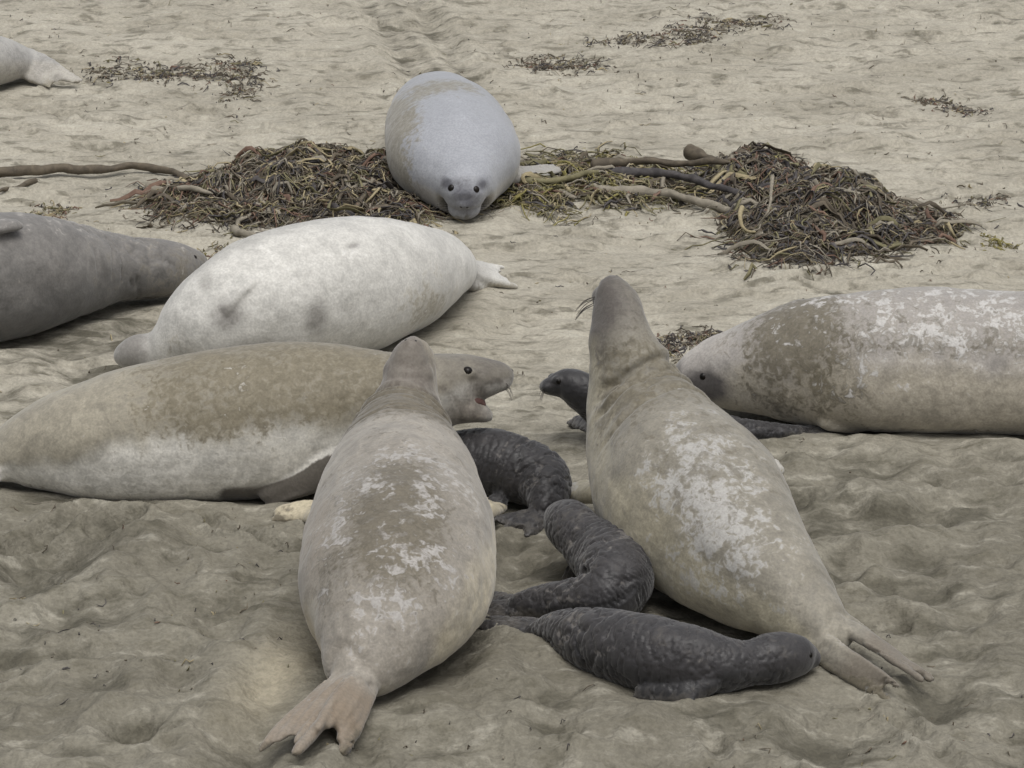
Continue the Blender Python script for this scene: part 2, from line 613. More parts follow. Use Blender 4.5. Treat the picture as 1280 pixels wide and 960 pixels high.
def paint_a(X):
    b = sm(-.9, .9, X.up + .25 * X.n(3))
    pale = (.55 * np.maximum.reduce([spot(X, (-0.586, 14.639, 0.720), (.16, .34, .3)), spot(X, (-0.247, 14.672, 0.660), (.20, .40, .3)), spot(X, (-0.422, 14.887, 0.750), (.26, .16, .25)),
                               .9 * spot(X, (-0.477, 14.025, 0.420), (.26, .28, .3)), .9 * spot(X, (-0.655, 14.419, 0.600), (.12, .30, .3)), .8 * spot(X, (-0.272, 14.251, 0.530), (.2, .4, .3)), .6 * spot(X, (-0.420, 14.220, 0.700), (.5, .7, .5))]))
    sand = 1.02 * np.maximum.reduce([spot(X, (-0.441, 14.407, 0.620), (.26, .55, .4)), .6 * spot(X, (-0.664, 14.245, 0.500), (.12, .3, .3)), .8 * sm(.60, .72, X.u) * sm(.97, .85, X.u)]) * sm(-.3, .3, X.up)
    fleck = .42 * np.maximum(spot(X, (-0.443, 14.455, 0.620), (.34, .75, .4)), .55 * sm(.15, .3, X.u) * sm(.8, .7, X.u)) * sm(-.1, .5, X.up)
    grey = .9 * spot(X, (-0.475, 13.911, 0.320), (.32, .4, .4))
    extra = np.maximum(.55 * spot(X, (-0.759, 14.620, 0.400), (.14, .6, .4)), np.maximum(.75 * sm(.06, -.03, X.u) * np.where(X.p[:, 0] > (-0.656, 13.783, 0.100)[0], 1.0, .85), .35 * spot(X, (-0.246, 14.448, 0.200), (.3, .4, .3))))
    dark = np.maximum(.62 * sm(.80, .92, X.u), .0 * grey)
    b = np.maximum(b, grey)
    return dict(back=b, pale=pale, sand=sand, extra=extra, dark=dark, fleck=fleck)


m = fur_material('mottled_tan_coat', lin(144, 138, 128), lin(182, 172, 148), lin(98, 91, 76), lin(176, 173, 170), lin(98, 91, 84), lin(120, 107, 91), seed=1.3, mottle=.3)
build_seal('mottled_seal', 'tan seal with peeling grey patches on its back, seen from behind, nose held straight up', ADULTS, sw, pc, m, paint_a, .009, disp_a,
           smooth=2, nostrils=[sw.at(.992, 40, .95)[0], sw.at(.992, -40, .95)[0]], nostril_r=.007)

# ------------------------------------------------------------------ tall reared seal seen from behind
pc = Pieces()
sw = Sweep([((1.279, 14.401, 0.080), .05, .05, .06), ((1.219, 14.433, 0.130), .10, .09, .11), ((1.125, 14.564, 0.200), .155, .145, .17), ((0.992, 14.754, 0.280), .235, .22, .27),
            ((0.857, 15.010, 0.350), .308, .29, .34), ((0.747, 15.260, 0.420), .35, .32, .40), ((0.658, 15.481, 0.490), .315, .30, .38),
            ((0.591, 15.638, 0.570), 0.256, .25, .34), ((0.542, 15.769, 0.660), 0.211, .20, .26), ((0.496, 15.828, 0.780), 0.159, .165, .20), ((0.460, 15.864, 0.890), 0.119, .13, .15),
            ((0.447, 15.909, 0.970), 0.099, .11, .12), ((0.435, 15.964, 1.030), 0.090, .095, .10), ((0.422, 16.001, 1.075), 0.070, .065, .065), ((0.413, 16.060, 1.100), .018, .018)], UP, 130, 44, .8).into(pc)
swB = sw
hind_flipper(pc, (1.259, 14.493, 0.170), (1.569, 14.096, 0.070), (.5, -.3, .8), .026, .017, .038)
hind_flipper(pc, (1.177, 14.356, 0.110), (1.442, 14.020, 0.045), (-.45, -.8, .35), .032, .017, .04)
fore_flipper(pc, [(0.906, 16.236, 0.200), (1.065, 16.532, 0.110), (1.178, 16.608, 0.085)], (.1, -.6, .9), .06, .02)
fore_flipper(pc, [(0.406, 16.059, 0.180), (0.308, 16.236, 0.110), (0.220, 16.311, 0.085)], (-.1, -.6, 1), .065, .022)
# muzzle turned to the side
ball(pc, (0.379, 16.013, 1.030), (.052, .07, .055))
ball(pc, (0.407, 16.086, 1.065), (.05, .06, .035))
ball(pc, (0.515, 15.977, 0.985), (.03, .05, .04))


def disp_b(X):
    f, _ = folds(X, .62, .84, 4, -.010, 1.1, 4)
    k = swB.su
    return f * sm(-.6, .3, X.up) + X.n(3, 3) * .010 + X.n(9, 3) * .003 + creases(X, [(k[9], .014, .007, .02), (k[8] - .01, .016, .008, .03), (k[7] - .01, .010, .008, .03), (k[2], .006, .012, .04), (k[1] + .01, .006, .008, .04)])


def paint_b(X):
    b = sm(-1.0, .8, X.up + .3 * X.n(3))
    pale = .66 * np.maximum.reduce([spot(X, (0.726, 14.852, 0.600), (.27, .6, .4)), .95 * spot(X, (0.852, 14.654, 0.470), (.24, .5, .4)), .5 * spot(X, (0.641, 15.317, 0.800), (.16, .3, .3)), .6 * spot(X, (0.512, 15.319, 0.900), (.12, .2, .2))])
    sand = .62 * sm(.45, .7, X.u) * sm(.95, .8, X.u) * sm(-.9, .2, X.up) + .45 * spot(X, (0.776, 13.788, 0.600), (.5, .7, .4))
    dark = 1.0 * spot(X, (0.353, 16.038, 1.030), (.09, .3, .12)) + .5 * sm(.78, .92, X.u)
    tips = sm(.05, -.06, X.u)
    fleck = .36 * np.maximum(spot(X, (0.706, 14.902, 0.600), (.4, .9, .5)), 1.0 * sm(.2, .35, X.u) * sm(.85, .75, X.u)) * sm(-.3, .4, X.up)
    tip_r = spot(X, (1.160, 16.593, 0.090), (.09, .12, .06)) + spot(X, (0.247, 16.296, 0.090), (.08, .12, .06))
    return dict(back=b * (1 - tip_r), pale=np.maximum(pale, .8 * tip_r), sand=sand * (1 - tip_r), dark=dark, extra=.95 * tips, fleck=fleck * (1 - tip_r))


m = fur_material('grey_tan_coat', lin(132, 127, 115), lin(158, 151, 131), lin(106, 99, 82), lin(168, 167, 165), lin(84, 79, 74), lin(108, 101, 90), seed=4.1)
wh = [(np.array((0.355, 15.964, 1.030)) + np.array([-.02, .0, .012 * (k % 4 - 1.5)]), (-.8, -.5 + .15 * k, -.7 - .1 * (k % 3)), .09) for k in range(8)]
build_seal('reared_seal', 'olive grey seal rearing highest on its chest, seen from behind, muzzle turned sideways', ADULTS, sw, pc, m, paint_b, .009, disp_b, smooth=2,
           nostrils=[(0.425, 16.010, 1.100)], nostril_r=.012, whiskers=wh, eyes=[(0.356, 16.009, 1.000)], eye_r=.016)

# ------------------------------------------------------------------ seal in profile with its mouth open
pc = Pieces()
sw = Sweep([((-2.298, 16.540, 0.100), .07, .05, .06), ((-2.179, 16.581, 0.160), .15, .12, .14), ((-1.985, 16.576, 0.220), .23, .20, .21), ((-1.700, 16.523, 0.270), .29, .27, .27),
            ((-1.354, 16.543, 0.300), .32, .315, .30), ((-1.041, 16.552, 0.330), .33, .33, .31), ((-0.798, 16.549, 0.360), .30, .31, .31), ((-0.605, 16.516, 0.410), .25, .25, .27),
            ((-0.449, 16.483, 0.460), .19, .19, .21), ((-0.317, 16.459, 0.500), .155, .155, .175), ((-0.207, 16.502, 0.530), .13, .11, .135), ((-0.124, 16.505, 0.540), .108, .082, .09),
            ((-0.066, 16.517, 0.540), .09, .066, .072), ((-0.021, 16.529, 0.540), .07, .05, .055), ((0.007, 16.541, 0.540), .025, .022, .022)], UP, 130, 44, .74).into(pc)
# lower jaw, hanging open
Sweep([((-0.303, 16.446, 0.450), .11, .10), ((-0.207, 16.433, 0.425), .085, .085), ((-0.138, 16.421, 0.400), .06, .045), ((-0.100, 16.411, 0.385), .034, .024), ((-0.086, 16.404, 0.380), .01, .01)], UP, 26, 20).into(pc)
for s in (-1, 1):
    ball(pc, sw.at(.968, 100 * s, .55)[0] + np.array([0, 0, -.012]), (.055, .045, .04))
    ball(pc, sw.at(.90, 52 * s, .80)[0], (.06, .04, .03))
fore_flipper(pc, [sw.at(.675, 98, .98)[0], sw.at(.61, 114, 1.07)[0], sw.at(.515, 128, 1.14)[0]], (.15, -.9, .25), .078, .026)
hind_flipper(pc, (-2.272, 16.495, 0.100), (-2.634, 16.558, 0.050), (.1, -.4, 1), .11, .02)
e1 = sw.at(.915, 54, .97)[0]
e2 = sw.at(.915, -54, .97)[0]


def disp_d(X):
    f, _ = folds(X, .66, .86, 4, -.003, .7, 4)
    return f + X.n(2.5, 3) * .009 + X.n(14, 2) * .0013


def paint_d(X):
    b = sm(-.35, .75, X.up + .2 * X.n(2.5))
    pale = .62 * sm(.1, -.6, X.up) * sm(.08, .2, X.u) * sm(.66, .5, X.u) * sm(-1.2, -.6, X.up) + .22 * spot(X, (-1.197, 16.354, 0.550), (.12, .3, .2))
    sand = .66 * sm(-.2, .6, X.up) * sm(.20, .4, X.u) * sm(.9, .78, X.u)
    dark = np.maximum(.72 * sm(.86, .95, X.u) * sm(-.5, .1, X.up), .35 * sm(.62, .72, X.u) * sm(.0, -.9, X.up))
    extra = .6 * spot(X, (-0.189, 16.369, 0.420), (.14, .2, .14))
    dark = np.maximum(dark, .5 * spot(X, e1, (.07, .07, .05)))
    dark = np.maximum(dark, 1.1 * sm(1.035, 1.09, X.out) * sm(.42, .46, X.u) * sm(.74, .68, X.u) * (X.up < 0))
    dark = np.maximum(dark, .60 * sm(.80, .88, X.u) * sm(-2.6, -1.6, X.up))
    fleck = .22 * sm(.0, .6, X.up) * sm(.2, .35, X.u) * sm(.85, .78, X.u)
    dark = np.maximum(dark, .8 * sm(.02, -.02, X.u))
    dark = np.maximum(dark, .62 * spot(X, (-0.131, 16.403, 0.395), (.07, .2, .05)))
    return dict(back=b, pale=pale, sand=sand, dark=dark, extra=extra, fleck=fleck)


m = fur_material('silver_tan_coat', lin(144, 138, 123), lin(205, 202, 194), lin(118, 110, 91), lin(222, 219, 212), lin(92, 87, 80), lin(122, 104, 84), seed=7.7)
wh = [(sw.at(.975, 95 + 8 * k, .95)[0], (.2, -1, -.25 + .1 * k), .07) for k in range(5)]
root = build_seal('roaring_seal', 'silver and tan seal lying in profile with its mouth wide open', ADULTS, sw, pc, m, paint_d, .0095, disp_d,
                  eyes=[e1, e2], eye_r=.024, nostrils=[(0.003, 16.534, 0.560)], nostril_r=.011, whiskers=wh)
pc = Pieces()
Sweep([((-0.206, 16.435, 0.475), .05, .03), ((-0.165, 16.437, 0.460), .055, .033), ((-0.138, 16.427, 0.445), .045, .022), ((-0.117, 16.417, 0.430), .012, .008)], UP, 18, 16).into(pc)
link('mouth_lining', mesh_of('mouth_lining', pc.verts() - np.array(root.location), pc.f), M_MOUTH, root)

# ------------------------------------------------------------------ white seal rolled on its side
pc = Pieces()
sw = Sweep([((-0.233, 19.729, 0.130), .06, .06), ((-0.301, 19.598, 0.170), .14, .13), ((-0.420, 19.298, 0.240), .22, .21), ((-0.590, 18.947, 0.300), .30, .29), ((-0.794, 18.657, 0.340), .345, .34),
            ((-1.016, 18.451, 0.350), .35, .345), ((-1.226, 18.311, 0.330), .325, .32), ((-1.411, 18.224, 0.280), .27, .265), ((-1.533, 18.212, 0.220), .215, .205), ((-1.618, 18.208, 0.170), .155, .14),
            ((-1.695, 18.215, 0.140), .115, .10), ((-1.763, 18.205, 0.135), .105, .095), ((-1.817, 18.212, 0.125), .085, .075), ((-1.857, 18.236, 0.110), .05, .045), ((-1.875, 18.256, 0.100), .012, .012)], (0.2, 1, .15), 120, 44).into(pc)
hind_flipper(pc, (-0.245, 19.708, 0.140), (0.000, 19.864, 0.050), (.1, -.4, 1), .085, .02, .055)
hind_flipper(pc, (-0.277, 19.621, 0.130), (-0.074, 19.854, 0.040), (.1, -.8, .6), .06, .02, .05)
fore_flipper(pc, [(-1.197, 18.270, 0.515), (-1.261, 18.092, 0.525), (-1.370, 17.999, 0.415)], (-.25, -.7, .65), .075, .020)


def disp_c(X):
    f, _ = folds(X, .60, .84, 4, -.004, .2, 4)
    return f + X.n(2.6, 3) * .010 + X.n(12, 2) * .0015


def paint_c(X):
    pale = .12 + .0 * X.u
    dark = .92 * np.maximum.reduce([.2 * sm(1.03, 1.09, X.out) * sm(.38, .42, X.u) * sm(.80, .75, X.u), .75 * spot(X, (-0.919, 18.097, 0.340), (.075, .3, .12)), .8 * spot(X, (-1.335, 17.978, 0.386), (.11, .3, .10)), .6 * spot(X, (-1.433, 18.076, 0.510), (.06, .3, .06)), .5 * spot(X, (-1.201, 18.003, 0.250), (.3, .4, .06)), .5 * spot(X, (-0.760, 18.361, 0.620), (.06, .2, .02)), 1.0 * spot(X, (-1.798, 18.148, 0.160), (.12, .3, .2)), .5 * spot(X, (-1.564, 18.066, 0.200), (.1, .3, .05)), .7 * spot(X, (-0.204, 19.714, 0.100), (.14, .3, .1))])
    sand = .5 * spot(X, (-0.388, 18.662, 0.250), (.25, .5, .2)) + .35 * spot(X, (-1.551, 18.146, 0.200), (.2, .3, .2))
    return dict(back=sm(.35, 1.1, X.up), pale=pale, sand=sand, dark=dark)


m = fur_material('white_coat', lin(172, 170, 164), lin(190, 188, 182), lin(166, 159, 142), lin(216, 215, 212), lin(122, 119, 114), lin(170, 160, 150), mottle=.22, seed=9.2)
build_seal('white_seal', 'nearly white seal lying rolled on its side with belly towards us', ADULTS, sw, pc, m, paint_c, .0115, disp_c, nostrils=[(-1.867, 18.263, 0.110)], nostril_r=.013)

# ------------------------------------------------------------------ dark grey seal, cut off by the picture's edge
pc = Pieces()
sw = Sweep([((-4.013, 18.903, 0.100), .07, .06), ((-3.788, 18.773, 0.170), .17, .16), ((-3.412, 18.656, 0.260), .28, .26), ((-3.024, 18.671, 0.320), .335, .32), ((-2.693, 18.809, 0.330), .34, .325),
            ((-2.443, 18.999, 0.310), .315, .30), ((-2.233, 19.234, 0.270), .26, .24), ((-2.071, 19.395, 0.230), .215, .19), ((-1.919, 19.489, 0.200), .19, .16), ((-1.784, 19.562, 0.180), .165, .15),
            ((-1.686, 19.647, 0.165), .125, .115), ((-1.623, 19.727, 0.160), .085, .075), ((-1.590, 19.777, 0.155), .045, .04), ((-1.574, 19.777, 0.155), .012, .012)], UP, 120, 44, .74).into(pc)
fore_flipper(pc, [(-2.625, 18.673, 0.600), (-2.517, 18.681, 0.630), (-2.373, 18.764, 0.620)], (.0, -.3, 1), .06, .02)
hind_flipper(pc, (-3.988, 18.874, 0.100), (-4.304, 18.962, 0.050), (.1, -.3, 1), .1, .02)


def disp_e(X):
    f, _ = folds(X, .66, .92, 6, -.014, .5, 4)
    return f + X.n(2.6, 3) * .010 + X.n(12, 2) * .002


def paint_e(X):
    b = sm(-.9, .9, X.up + .3 * X.n(3))
    pale = .34 * sm(.3, .9, X.up) * sm(.4, .6, X.u)
    return dict(back=1 - b, pale=pale, sand=.36 * sm(.5, .9, X.u), dark=.4 * sm(.93, .99, X.u))


m = fur_material('dark_grey_coat', lin(88, 86, 83), lin(112, 109, 105), lin(118, 112, 100), lin(156, 152, 146), lin(74, 70, 67), lin(90, 84, 80), seed=12.4)
build_seal('grey_seal', 'dark grey seal lying with its face in the sand, tail end out of frame', ADULTS, sw, pc, m, paint_e, .013, disp_e,
           eyes=[sw.at(.945, 60, .97)[0]], eye_r=.014, nostrils=[(-1.582, 19.781, 0.175)], nostril_r=.014)

# ------------------------------------------------------------------ blue-grey seal facing the camera
pc = Pieces()
sw = Sweep([((-0.498, 23.874, 0.080), .06, .06), ((-0.473, 23.354, 0.170), .18, .15), ((-0.429, 22.758, 0.250), .28, .23), ((-0.384, 22.307, 0.280), .34, .265), ((-0.346, 21.913, 0.290), .365, .275),
            ((-0.316, 21.633, 0.275), .37, .265), ((-0.300, 21.457, 0.250), .325, .235), ((-0.281, 21.320, 0.225), .255, .20), ((-0.262, 21.203, 0.205), .19, .175), ((-0.257, 21.120, 0.190), .15, .15),
            ((-0.257, 21.097, 0.160), .115, .12), ((-0.257, 21.111, 0.125), .092, .09), ((-0.257, 21.103, 0.100), .045, .045)], UP, 120, 44, .8).into(pc)
ball(pc, np.array((-0.257, 21.113, 0.120)) + np.array([0, -.02, -.01]), (.095, .075, .078), None, 24, 16)
ball(pc, (-0.256, 21.066, 0.150), (.07, .09, .045))
eyes = [np.array((-0.259, 20.991, 0.245)) + np.array([.10 * s, -.02, .005]) for s in (-1, 1)]
fore_flipper(pc, [(-0.036, 21.651, 0.170), (0.099, 21.935, 0.090), (0.273, 22.110, 0.070)], (.1, -.4, 1), .075, .022)
fore_flipper(pc, [(-0.533, 21.584, 0.150), (-0.638, 21.830, 0.070), (-0.693, 21.836, 0.050)], (-.1, -.4, 1), .075, .022)


def disp_f(X):
    return X.n(2.6, 3) * .010 + X.n(12, 2) * .0015


def paint_f(X):
    edge = np.maximum(spot(X, (-0.651, 21.722, 0.400), (.15, .8, .5)), .9 * spot(X, (-0.475, 22.106, 0.550), (.35, .3, .2)))
    dark = np.maximum(.72 * spot(X, (-0.257, 21.093, 0.170), (.13, .4, .14)), .9 * (spot(X, eyes[0], (.045, .3, .045)) + spot(X, eyes[1], (.045, .3, .045))))
    low = sm(.3, -.6, X.up)
    return dict(back=1 - low, pale=.2 * spot(X, (-0.335, 21.844, 0.600), (.3, .5, .3)), sand=.86 * edge + .3 * low, dark=dark, fleck=.45 * edge)


m = fur_material('blue_grey_coat', lin(148, 150, 155), lin(152, 149, 143), lin(134, 128, 112), lin(176, 179, 185), lin(84, 84, 90), lin(120, 116, 110), mottle=.08, rough=.5, seed=15.8)
wh = [(np.array((-0.257, 21.117, 0.110)) + np.array([s * .075, -.02, .012 * k - .02]), (s, -.5, -.2 + .2 * k), .09) for s in (-1, 1) for k in range(4)]
build_seal('facing_seal', 'smooth blue grey seal facing us with both eyes showing, between the kelp piles', ADULTS, sw, pc, m, paint_f, .0115, disp_f,
           eyes=eyes, eye_r=.024, nostrils=[np.array((-0.257, 21.076, 0.125)) + np.array([s * .026, -.12, -.03]) for s in (-1, 1)], nostril_r=.011, whiskers=wh)

# ------------------------------------------------------------------ sand-plastered seal, cut off by the picture's edge
pc = Pieces()
sw = Sweep([((3.753, 17.954, 0.100), .07, .06), ((3.529, 17.775, 0.170), .17, .16), ((3.121, 17.579, 0.260), .28, .26), ((2.700, 17.476, 0.310), .33, .315), ((2.296, 17.456, 0.320), .335, .325),
            ((1.934, 17.481, 0.320), .335, .325), ((1.642, 17.481, 0.320), .325, .32), ((1.390, 17.522, 0.300), .295, .295), ((1.193, 17.571, 0.270), .25, .245), ((1.048, 17.607, 0.240), .205, .20),
            ((0.940, 17.639, 0.215), .17, .165), ((0.855, 17.642, 0.195), .135, .125), ((0.789, 17.644, 0.175), .10, .085), ((0.749, 17.639, 0.165), .06, .045), ((0.731, 17.643, 0.160), .012, .012)], UP, 120, 44, .74).into(pc)
for s in (-1, 1):
    ball(pc, sw.at(.982, 95 * s, .7)[0], (.05, .045, .045))
fore_flipper(pc, [(1.412, 17.266, 0.120), (1.529, 17.359, 0.060), (1.676, 17.370, 0.045)], (.0, -.5, 1), .07, .02)
hind_flipper(pc, (3.753, 17.954, 0.100), (4.106, 18.015, 0.050), (.1, -.3, 1), .1, .02)


def disp_g(X):
    f, _ = folds(X, .66, .86, 3, -.004, .9, 4)
    return f + X.n(2.6, 3) * .010 + X.n(12, 2) * .0018


def paint_g(X):
    b = sm(-.7, .8, X.up + .25 * X.n(3))
    sand = .80 * np.maximum.reduce([spot(X, (1.303, 17.385, 0.500), (.34, .5, .5)), .62 * sm(-.05, .4, X.up) * sm(.25, .4, X.u) * sm(.85, .75, X.u), .6 * spot(X, (1.410, 17.296, 0.300), (.35, .5, .5))])
    pale = .56 * spot(X, (2.022, 17.364, 0.600), (1.0, .8, .18)) + .25 * spot(X, (1.771, 17.296, 0.300), (.6, .8, .16))
    dark = np.maximum(np.maximum(1.2 * spot(X, (0.885, 17.482, 0.190), (.12, .25, .09)), .7 * sm(.955, .99, X.u)), .30 * spot(X, (1.257, 17.390, 0.100), (.4, .4, .16)))
    dark = np.maximum(dark, .5 * spot(X, (1.656, 17.296, 0.300), (.05, .3, .05)))
    fleck = .50 * np.maximum(spot(X, (1.809, 17.381, 0.520), (.7, .8, .12)), .6 * spot(X, (1.294, 17.256, 0.500), (.4, .6, .5)))
    return dict(back=b, pale=pale, sand=sand, dark=dark, fleck=fleck)


m = fur_material('plastered_coat', lin(160, 155, 149), lin(164, 157, 143), lin(100, 93, 76), lin(204, 202, 200), lin(78, 74, 72), lin(150, 140, 120), seed=18.3)
wh = [(sw.at(.985, -95 - 8 * k, .95)[0], (-.2, -1, -.2 + .1 * k), .07) for k in range(4)]
build_seal('sandy_seal', 'silver seal plastered with sand over its shoulders, dark face behind the reared seal', ADULTS, sw, pc, m, paint_g, .0115, disp_g,
           eyes=[sw.at(.950, -86, .96)[0], sw.at(.950, 86, .96)[0]], eye_r=.02, nostrils=[(0.738, 17.640, 0.180)], nostril_r=.014, whiskers=wh)

# ------------------------------------------------------------------ far seal of which only the tail shows
pc = Pieces()
sw = Sweep([((-3.010, 24.827, 0.090), .05, .05), ((-3.084, 24.692, 0.130), .10, .09), ((-3.196, 24.464, 0.180), .17, .15), ((-3.463, 24.236, 0.230), .24, .22), ((-3.878, 24.054, 0.270), .28, .27),
            ((-4.378, 24.099, 0.260), .26, .25), ((-4.745, 24.213, 0.220), .21, .20), ((-5.021, 24.348, 0.180), .16, .15), ((-5.184, 24.416, 0.160), .13, .12), ((-5.319, 24.460, 0.140), .08, .07), ((-5.359, 24.482, 0.130), .012, .012)], UP, 90, 36).into(pc)
leaf_flipper(pc, [(-3.053, 24.695, 0.160), (-2.917, 24.552, 0.130), (-2.796, 24.433, 0.090), (-2.689, 24.407, 0.050)], [.05, .055, .045, .012], (-.3, -.5, .8), .016)
leaf_flipper(pc, [(-3.114, 24.597, 0.120), (-3.023, 24.501, 0.090), (-2.949, 24.453, 0.060), (-2.869, 24.405, 0.035)], [.05, .05, .04, .012], (-.4, -.6, .7), .016)
m = fur_material('far_grey_coat', lin(156, 154, 150), lin(160, 156, 148), lin(140, 133, 115), lin(180, 178, 172), lin(90, 86, 82), lin(170, 160, 130), seed=21.)
build_seal('far_seal', 'pale grey seal of which only the splayed hind flippers show', ADULTS, sw, pc, m,
           lambda X: dict(back=sm(-.5, .6, X.up), pale=.2 + 0 * X.u, sand=.2 + 0 * X.u, extra=.6 * sm(.02, -.06, X.u), dark=.5 * spot(X, (-3.064, 24.595, 0.100), (.12, .2, .1))), .016,
           lambda X: X.n(2.6, 3) * .008)

# ------------------------------------------------------------------ pups
def pup_disp(u0, u1, count, amp, seed):
    def f(X):
        a, _ = folds(X, u0, u1, count, -amp * 1.0, seed, 3)
        w = fbm(X.u * 40 + seed, X.sd * 1.3, X.up * 1.3, 3)
        return a + X.n(6, 3) * .006 - .006 * np.exp(-(w / .13) ** 2) * sm(.92, .8, X.u)
    return f


def pup_paint(u0, u1, count, seed, sandy=.25):
    def f(X):
        _, s = folds(X, u0, u1, count, 1., seed)
        crease = np.exp(-(s / .22) ** 2) * sm(u0, u0 + .06, X.u) * sm(u1, u1 - .06, X.u) * sm(-.5, .4, X.up)
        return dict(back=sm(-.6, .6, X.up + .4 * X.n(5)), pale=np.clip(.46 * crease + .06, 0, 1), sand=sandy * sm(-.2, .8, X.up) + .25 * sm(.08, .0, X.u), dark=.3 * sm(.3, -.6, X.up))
    return f


def pup_mat(name, seed, k=1.0):
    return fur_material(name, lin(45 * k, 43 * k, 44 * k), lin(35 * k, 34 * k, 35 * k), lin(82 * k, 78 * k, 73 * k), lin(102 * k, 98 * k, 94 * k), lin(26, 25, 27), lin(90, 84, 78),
                        rough=.50, mottle=.3, seed=seed, sheen=.25, relief=.6)


# pup stretched out in front, head against the tall seal's tail
pc = Pieces()
sw = Sweep([((0.087, 14.646, 0.060), .035, .035), ((0.155, 14.584, 0.090), .07, .07), ((0.253, 14.443, 0.120), .115, .11), ((0.396, 14.277, 0.140), .145, .14), ((0.545, 14.170, 0.145), .15, .148), ((0.682, 14.116, 0.140), .14, .138),
            ((0.802, 14.108, 0.130), .115, .11), ((0.894, 14.138, 0.125), .092, .09), ((0.978, 14.176, 0.130), .10, .098), ((1.063, 14.214, 0.125), .088, .085), ((1.126, 14.249, 0.105), .06, .06), ((1.170, 14.255, 0.090), .025, .025)], UP, 100, 36).into(pc)
hind_flipper(pc, (0.100, 14.646, 0.060), (-0.169, 14.709, 0.030), (.0, -.5, .9), .045, .012, .035)
hind_flipper(pc, (0.106, 14.673, 0.070), (-0.126, 14.807, 0.040), (.0, -.2, .9), .04, .012, .03)
fore_flipper(pc, [sw.at(.68, 96, .95)[0], sw.at(.61, 116, 1.16)[0], sw.at(.49, 120, 1.16)[0]], (.1, -.85, .45), .045, .018)
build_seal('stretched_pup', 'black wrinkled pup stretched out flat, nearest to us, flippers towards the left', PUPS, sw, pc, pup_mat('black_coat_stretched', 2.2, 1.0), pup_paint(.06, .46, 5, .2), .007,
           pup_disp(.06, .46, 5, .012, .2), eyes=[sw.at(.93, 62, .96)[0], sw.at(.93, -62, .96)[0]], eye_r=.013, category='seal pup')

# pup curled against the tall seal
pc = Pieces()
sw = Sweep([((-0.006, 14.963, 0.050), .03, .03), ((0.048, 14.927, 0.070), .055, .055), ((0.143, 14.904, 0.085), .08, .08), ((0.253, 14.854, 0.110), .105, .105), ((0.359, 14.827, 0.140), .135, .135), ((0.411, 14.902, 0.180), .155, .15),
            ((0.393, 15.073, 0.200), .155, .15), ((0.337, 15.170, 0.220), .13, .13), ((0.287, 15.235, 0.245), .11, .11), ((0.246, 15.310, 0.260), .105, .105), ((0.215, 15.418, 0.250), .09, .09), ((0.193, 15.502, 0.235), .06, .06), ((0.181, 15.566, 0.220), .02, .02)], UP, 100, 36).into(pc)
hind_flipper(pc, (0.016, 14.963, 0.050), (-0.109, 15.110, 0.030), (.0, -.3, 1), .04, .012, .03)
hind_flipper(pc, (0.016, 14.926, 0.050), (-0.127, 14.962, 0.030), (.0, -.3, 1), .04, .012, .03)
fore_flipper(pc, [(0.307, 15.261, 0.140), (0.247, 15.303, 0.070), (0.208, 15.299, 0.030)], (-.4, -.6, .7), .045, .014)
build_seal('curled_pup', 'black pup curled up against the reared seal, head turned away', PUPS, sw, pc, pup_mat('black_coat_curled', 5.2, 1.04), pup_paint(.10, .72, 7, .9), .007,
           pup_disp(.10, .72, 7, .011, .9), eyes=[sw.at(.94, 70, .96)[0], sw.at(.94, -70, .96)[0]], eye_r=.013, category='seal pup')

# pup half hidden behind the mottled seal
pc = Pieces()
sw = Sweep([((0.108, 16.042, 0.050), .03, .03), ((0.129, 16.080, 0.080), .065, .06), ((0.150, 16.168, 0.115), .10, .10), ((0.124, 16.287, 0.140), .135, .125), ((0.034, 16.358, 0.160), .15, .145), ((-0.086, 16.416, 0.170), .155, .15),
            ((-0.225, 16.468, 0.160), .14, .14), ((-0.329, 16.477, 0.150), .11, .11), ((-0.409, 16.463, 0.140), .09, .09), ((-0.465, 16.479, 0.120), .06, .06), ((-0.493, 16.487, 0.110), .015, .015)], UP, 90, 36).into(pc)
hind_flipper(pc, (0.108, 16.044, 0.060), (-0.074, 15.975, 0.030), (.0, -.5, .9), .045, .013, .03)
hind_flipper(pc, (0.136, 16.042, 0.050), (0.027, 15.934, 0.030), (.1, -.5, .9), .04, .013, .03)
fore_flipper(pc, [(-0.041, 16.242, 0.090), (-0.075, 16.189, 0.050), (-0.095, 16.121, 0.030)], (.3, -.5, .8), .045, .014)
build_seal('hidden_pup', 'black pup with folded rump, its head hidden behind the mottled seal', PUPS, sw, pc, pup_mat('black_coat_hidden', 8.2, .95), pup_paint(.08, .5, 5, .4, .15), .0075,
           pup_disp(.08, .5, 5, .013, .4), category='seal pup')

# pup with lifted head behind the tall seal
pc = Pieces()
sw = Sweep([((1.352, 17.309, 0.030), .03, .03), ((1.249, 17.247, 0.050), .05, .04), ((1.083, 17.200, 0.065), .08, .06), ((0.864, 17.157, 0.090), .105, .085), ((0.646, 17.114, 0.130), .13, .12), ((0.503, 17.130, 0.170), .13, .13),
            ((0.402, 17.139, 0.220), .105, .11), ((0.330, 17.123, 0.270), .088, .09), ((0.272, 17.131, 0.305), .08, .08), ((0.222, 17.139, 0.310), .07, .066), ((0.176, 17.131, 0.305), .052, .045), ((0.140, 17.135, 0.300), .038, .03), ((0.122, 17.135, 0.300), .012, .012)], UP, 100, 36).into(pc)
for s in (-1, 1):
    ball(pc, sw.at(.972, 95 * s, .6)[0], (.03, .026, .024))
    ball(pc, sw.at(.935, 55 * s, .85)[0], (.028, .025, .02))
hind_flipper(pc, (1.336, 17.298, 0.030), (1.474, 17.289, 0.025), (.0, -.4, 1), .035, .012, .03)
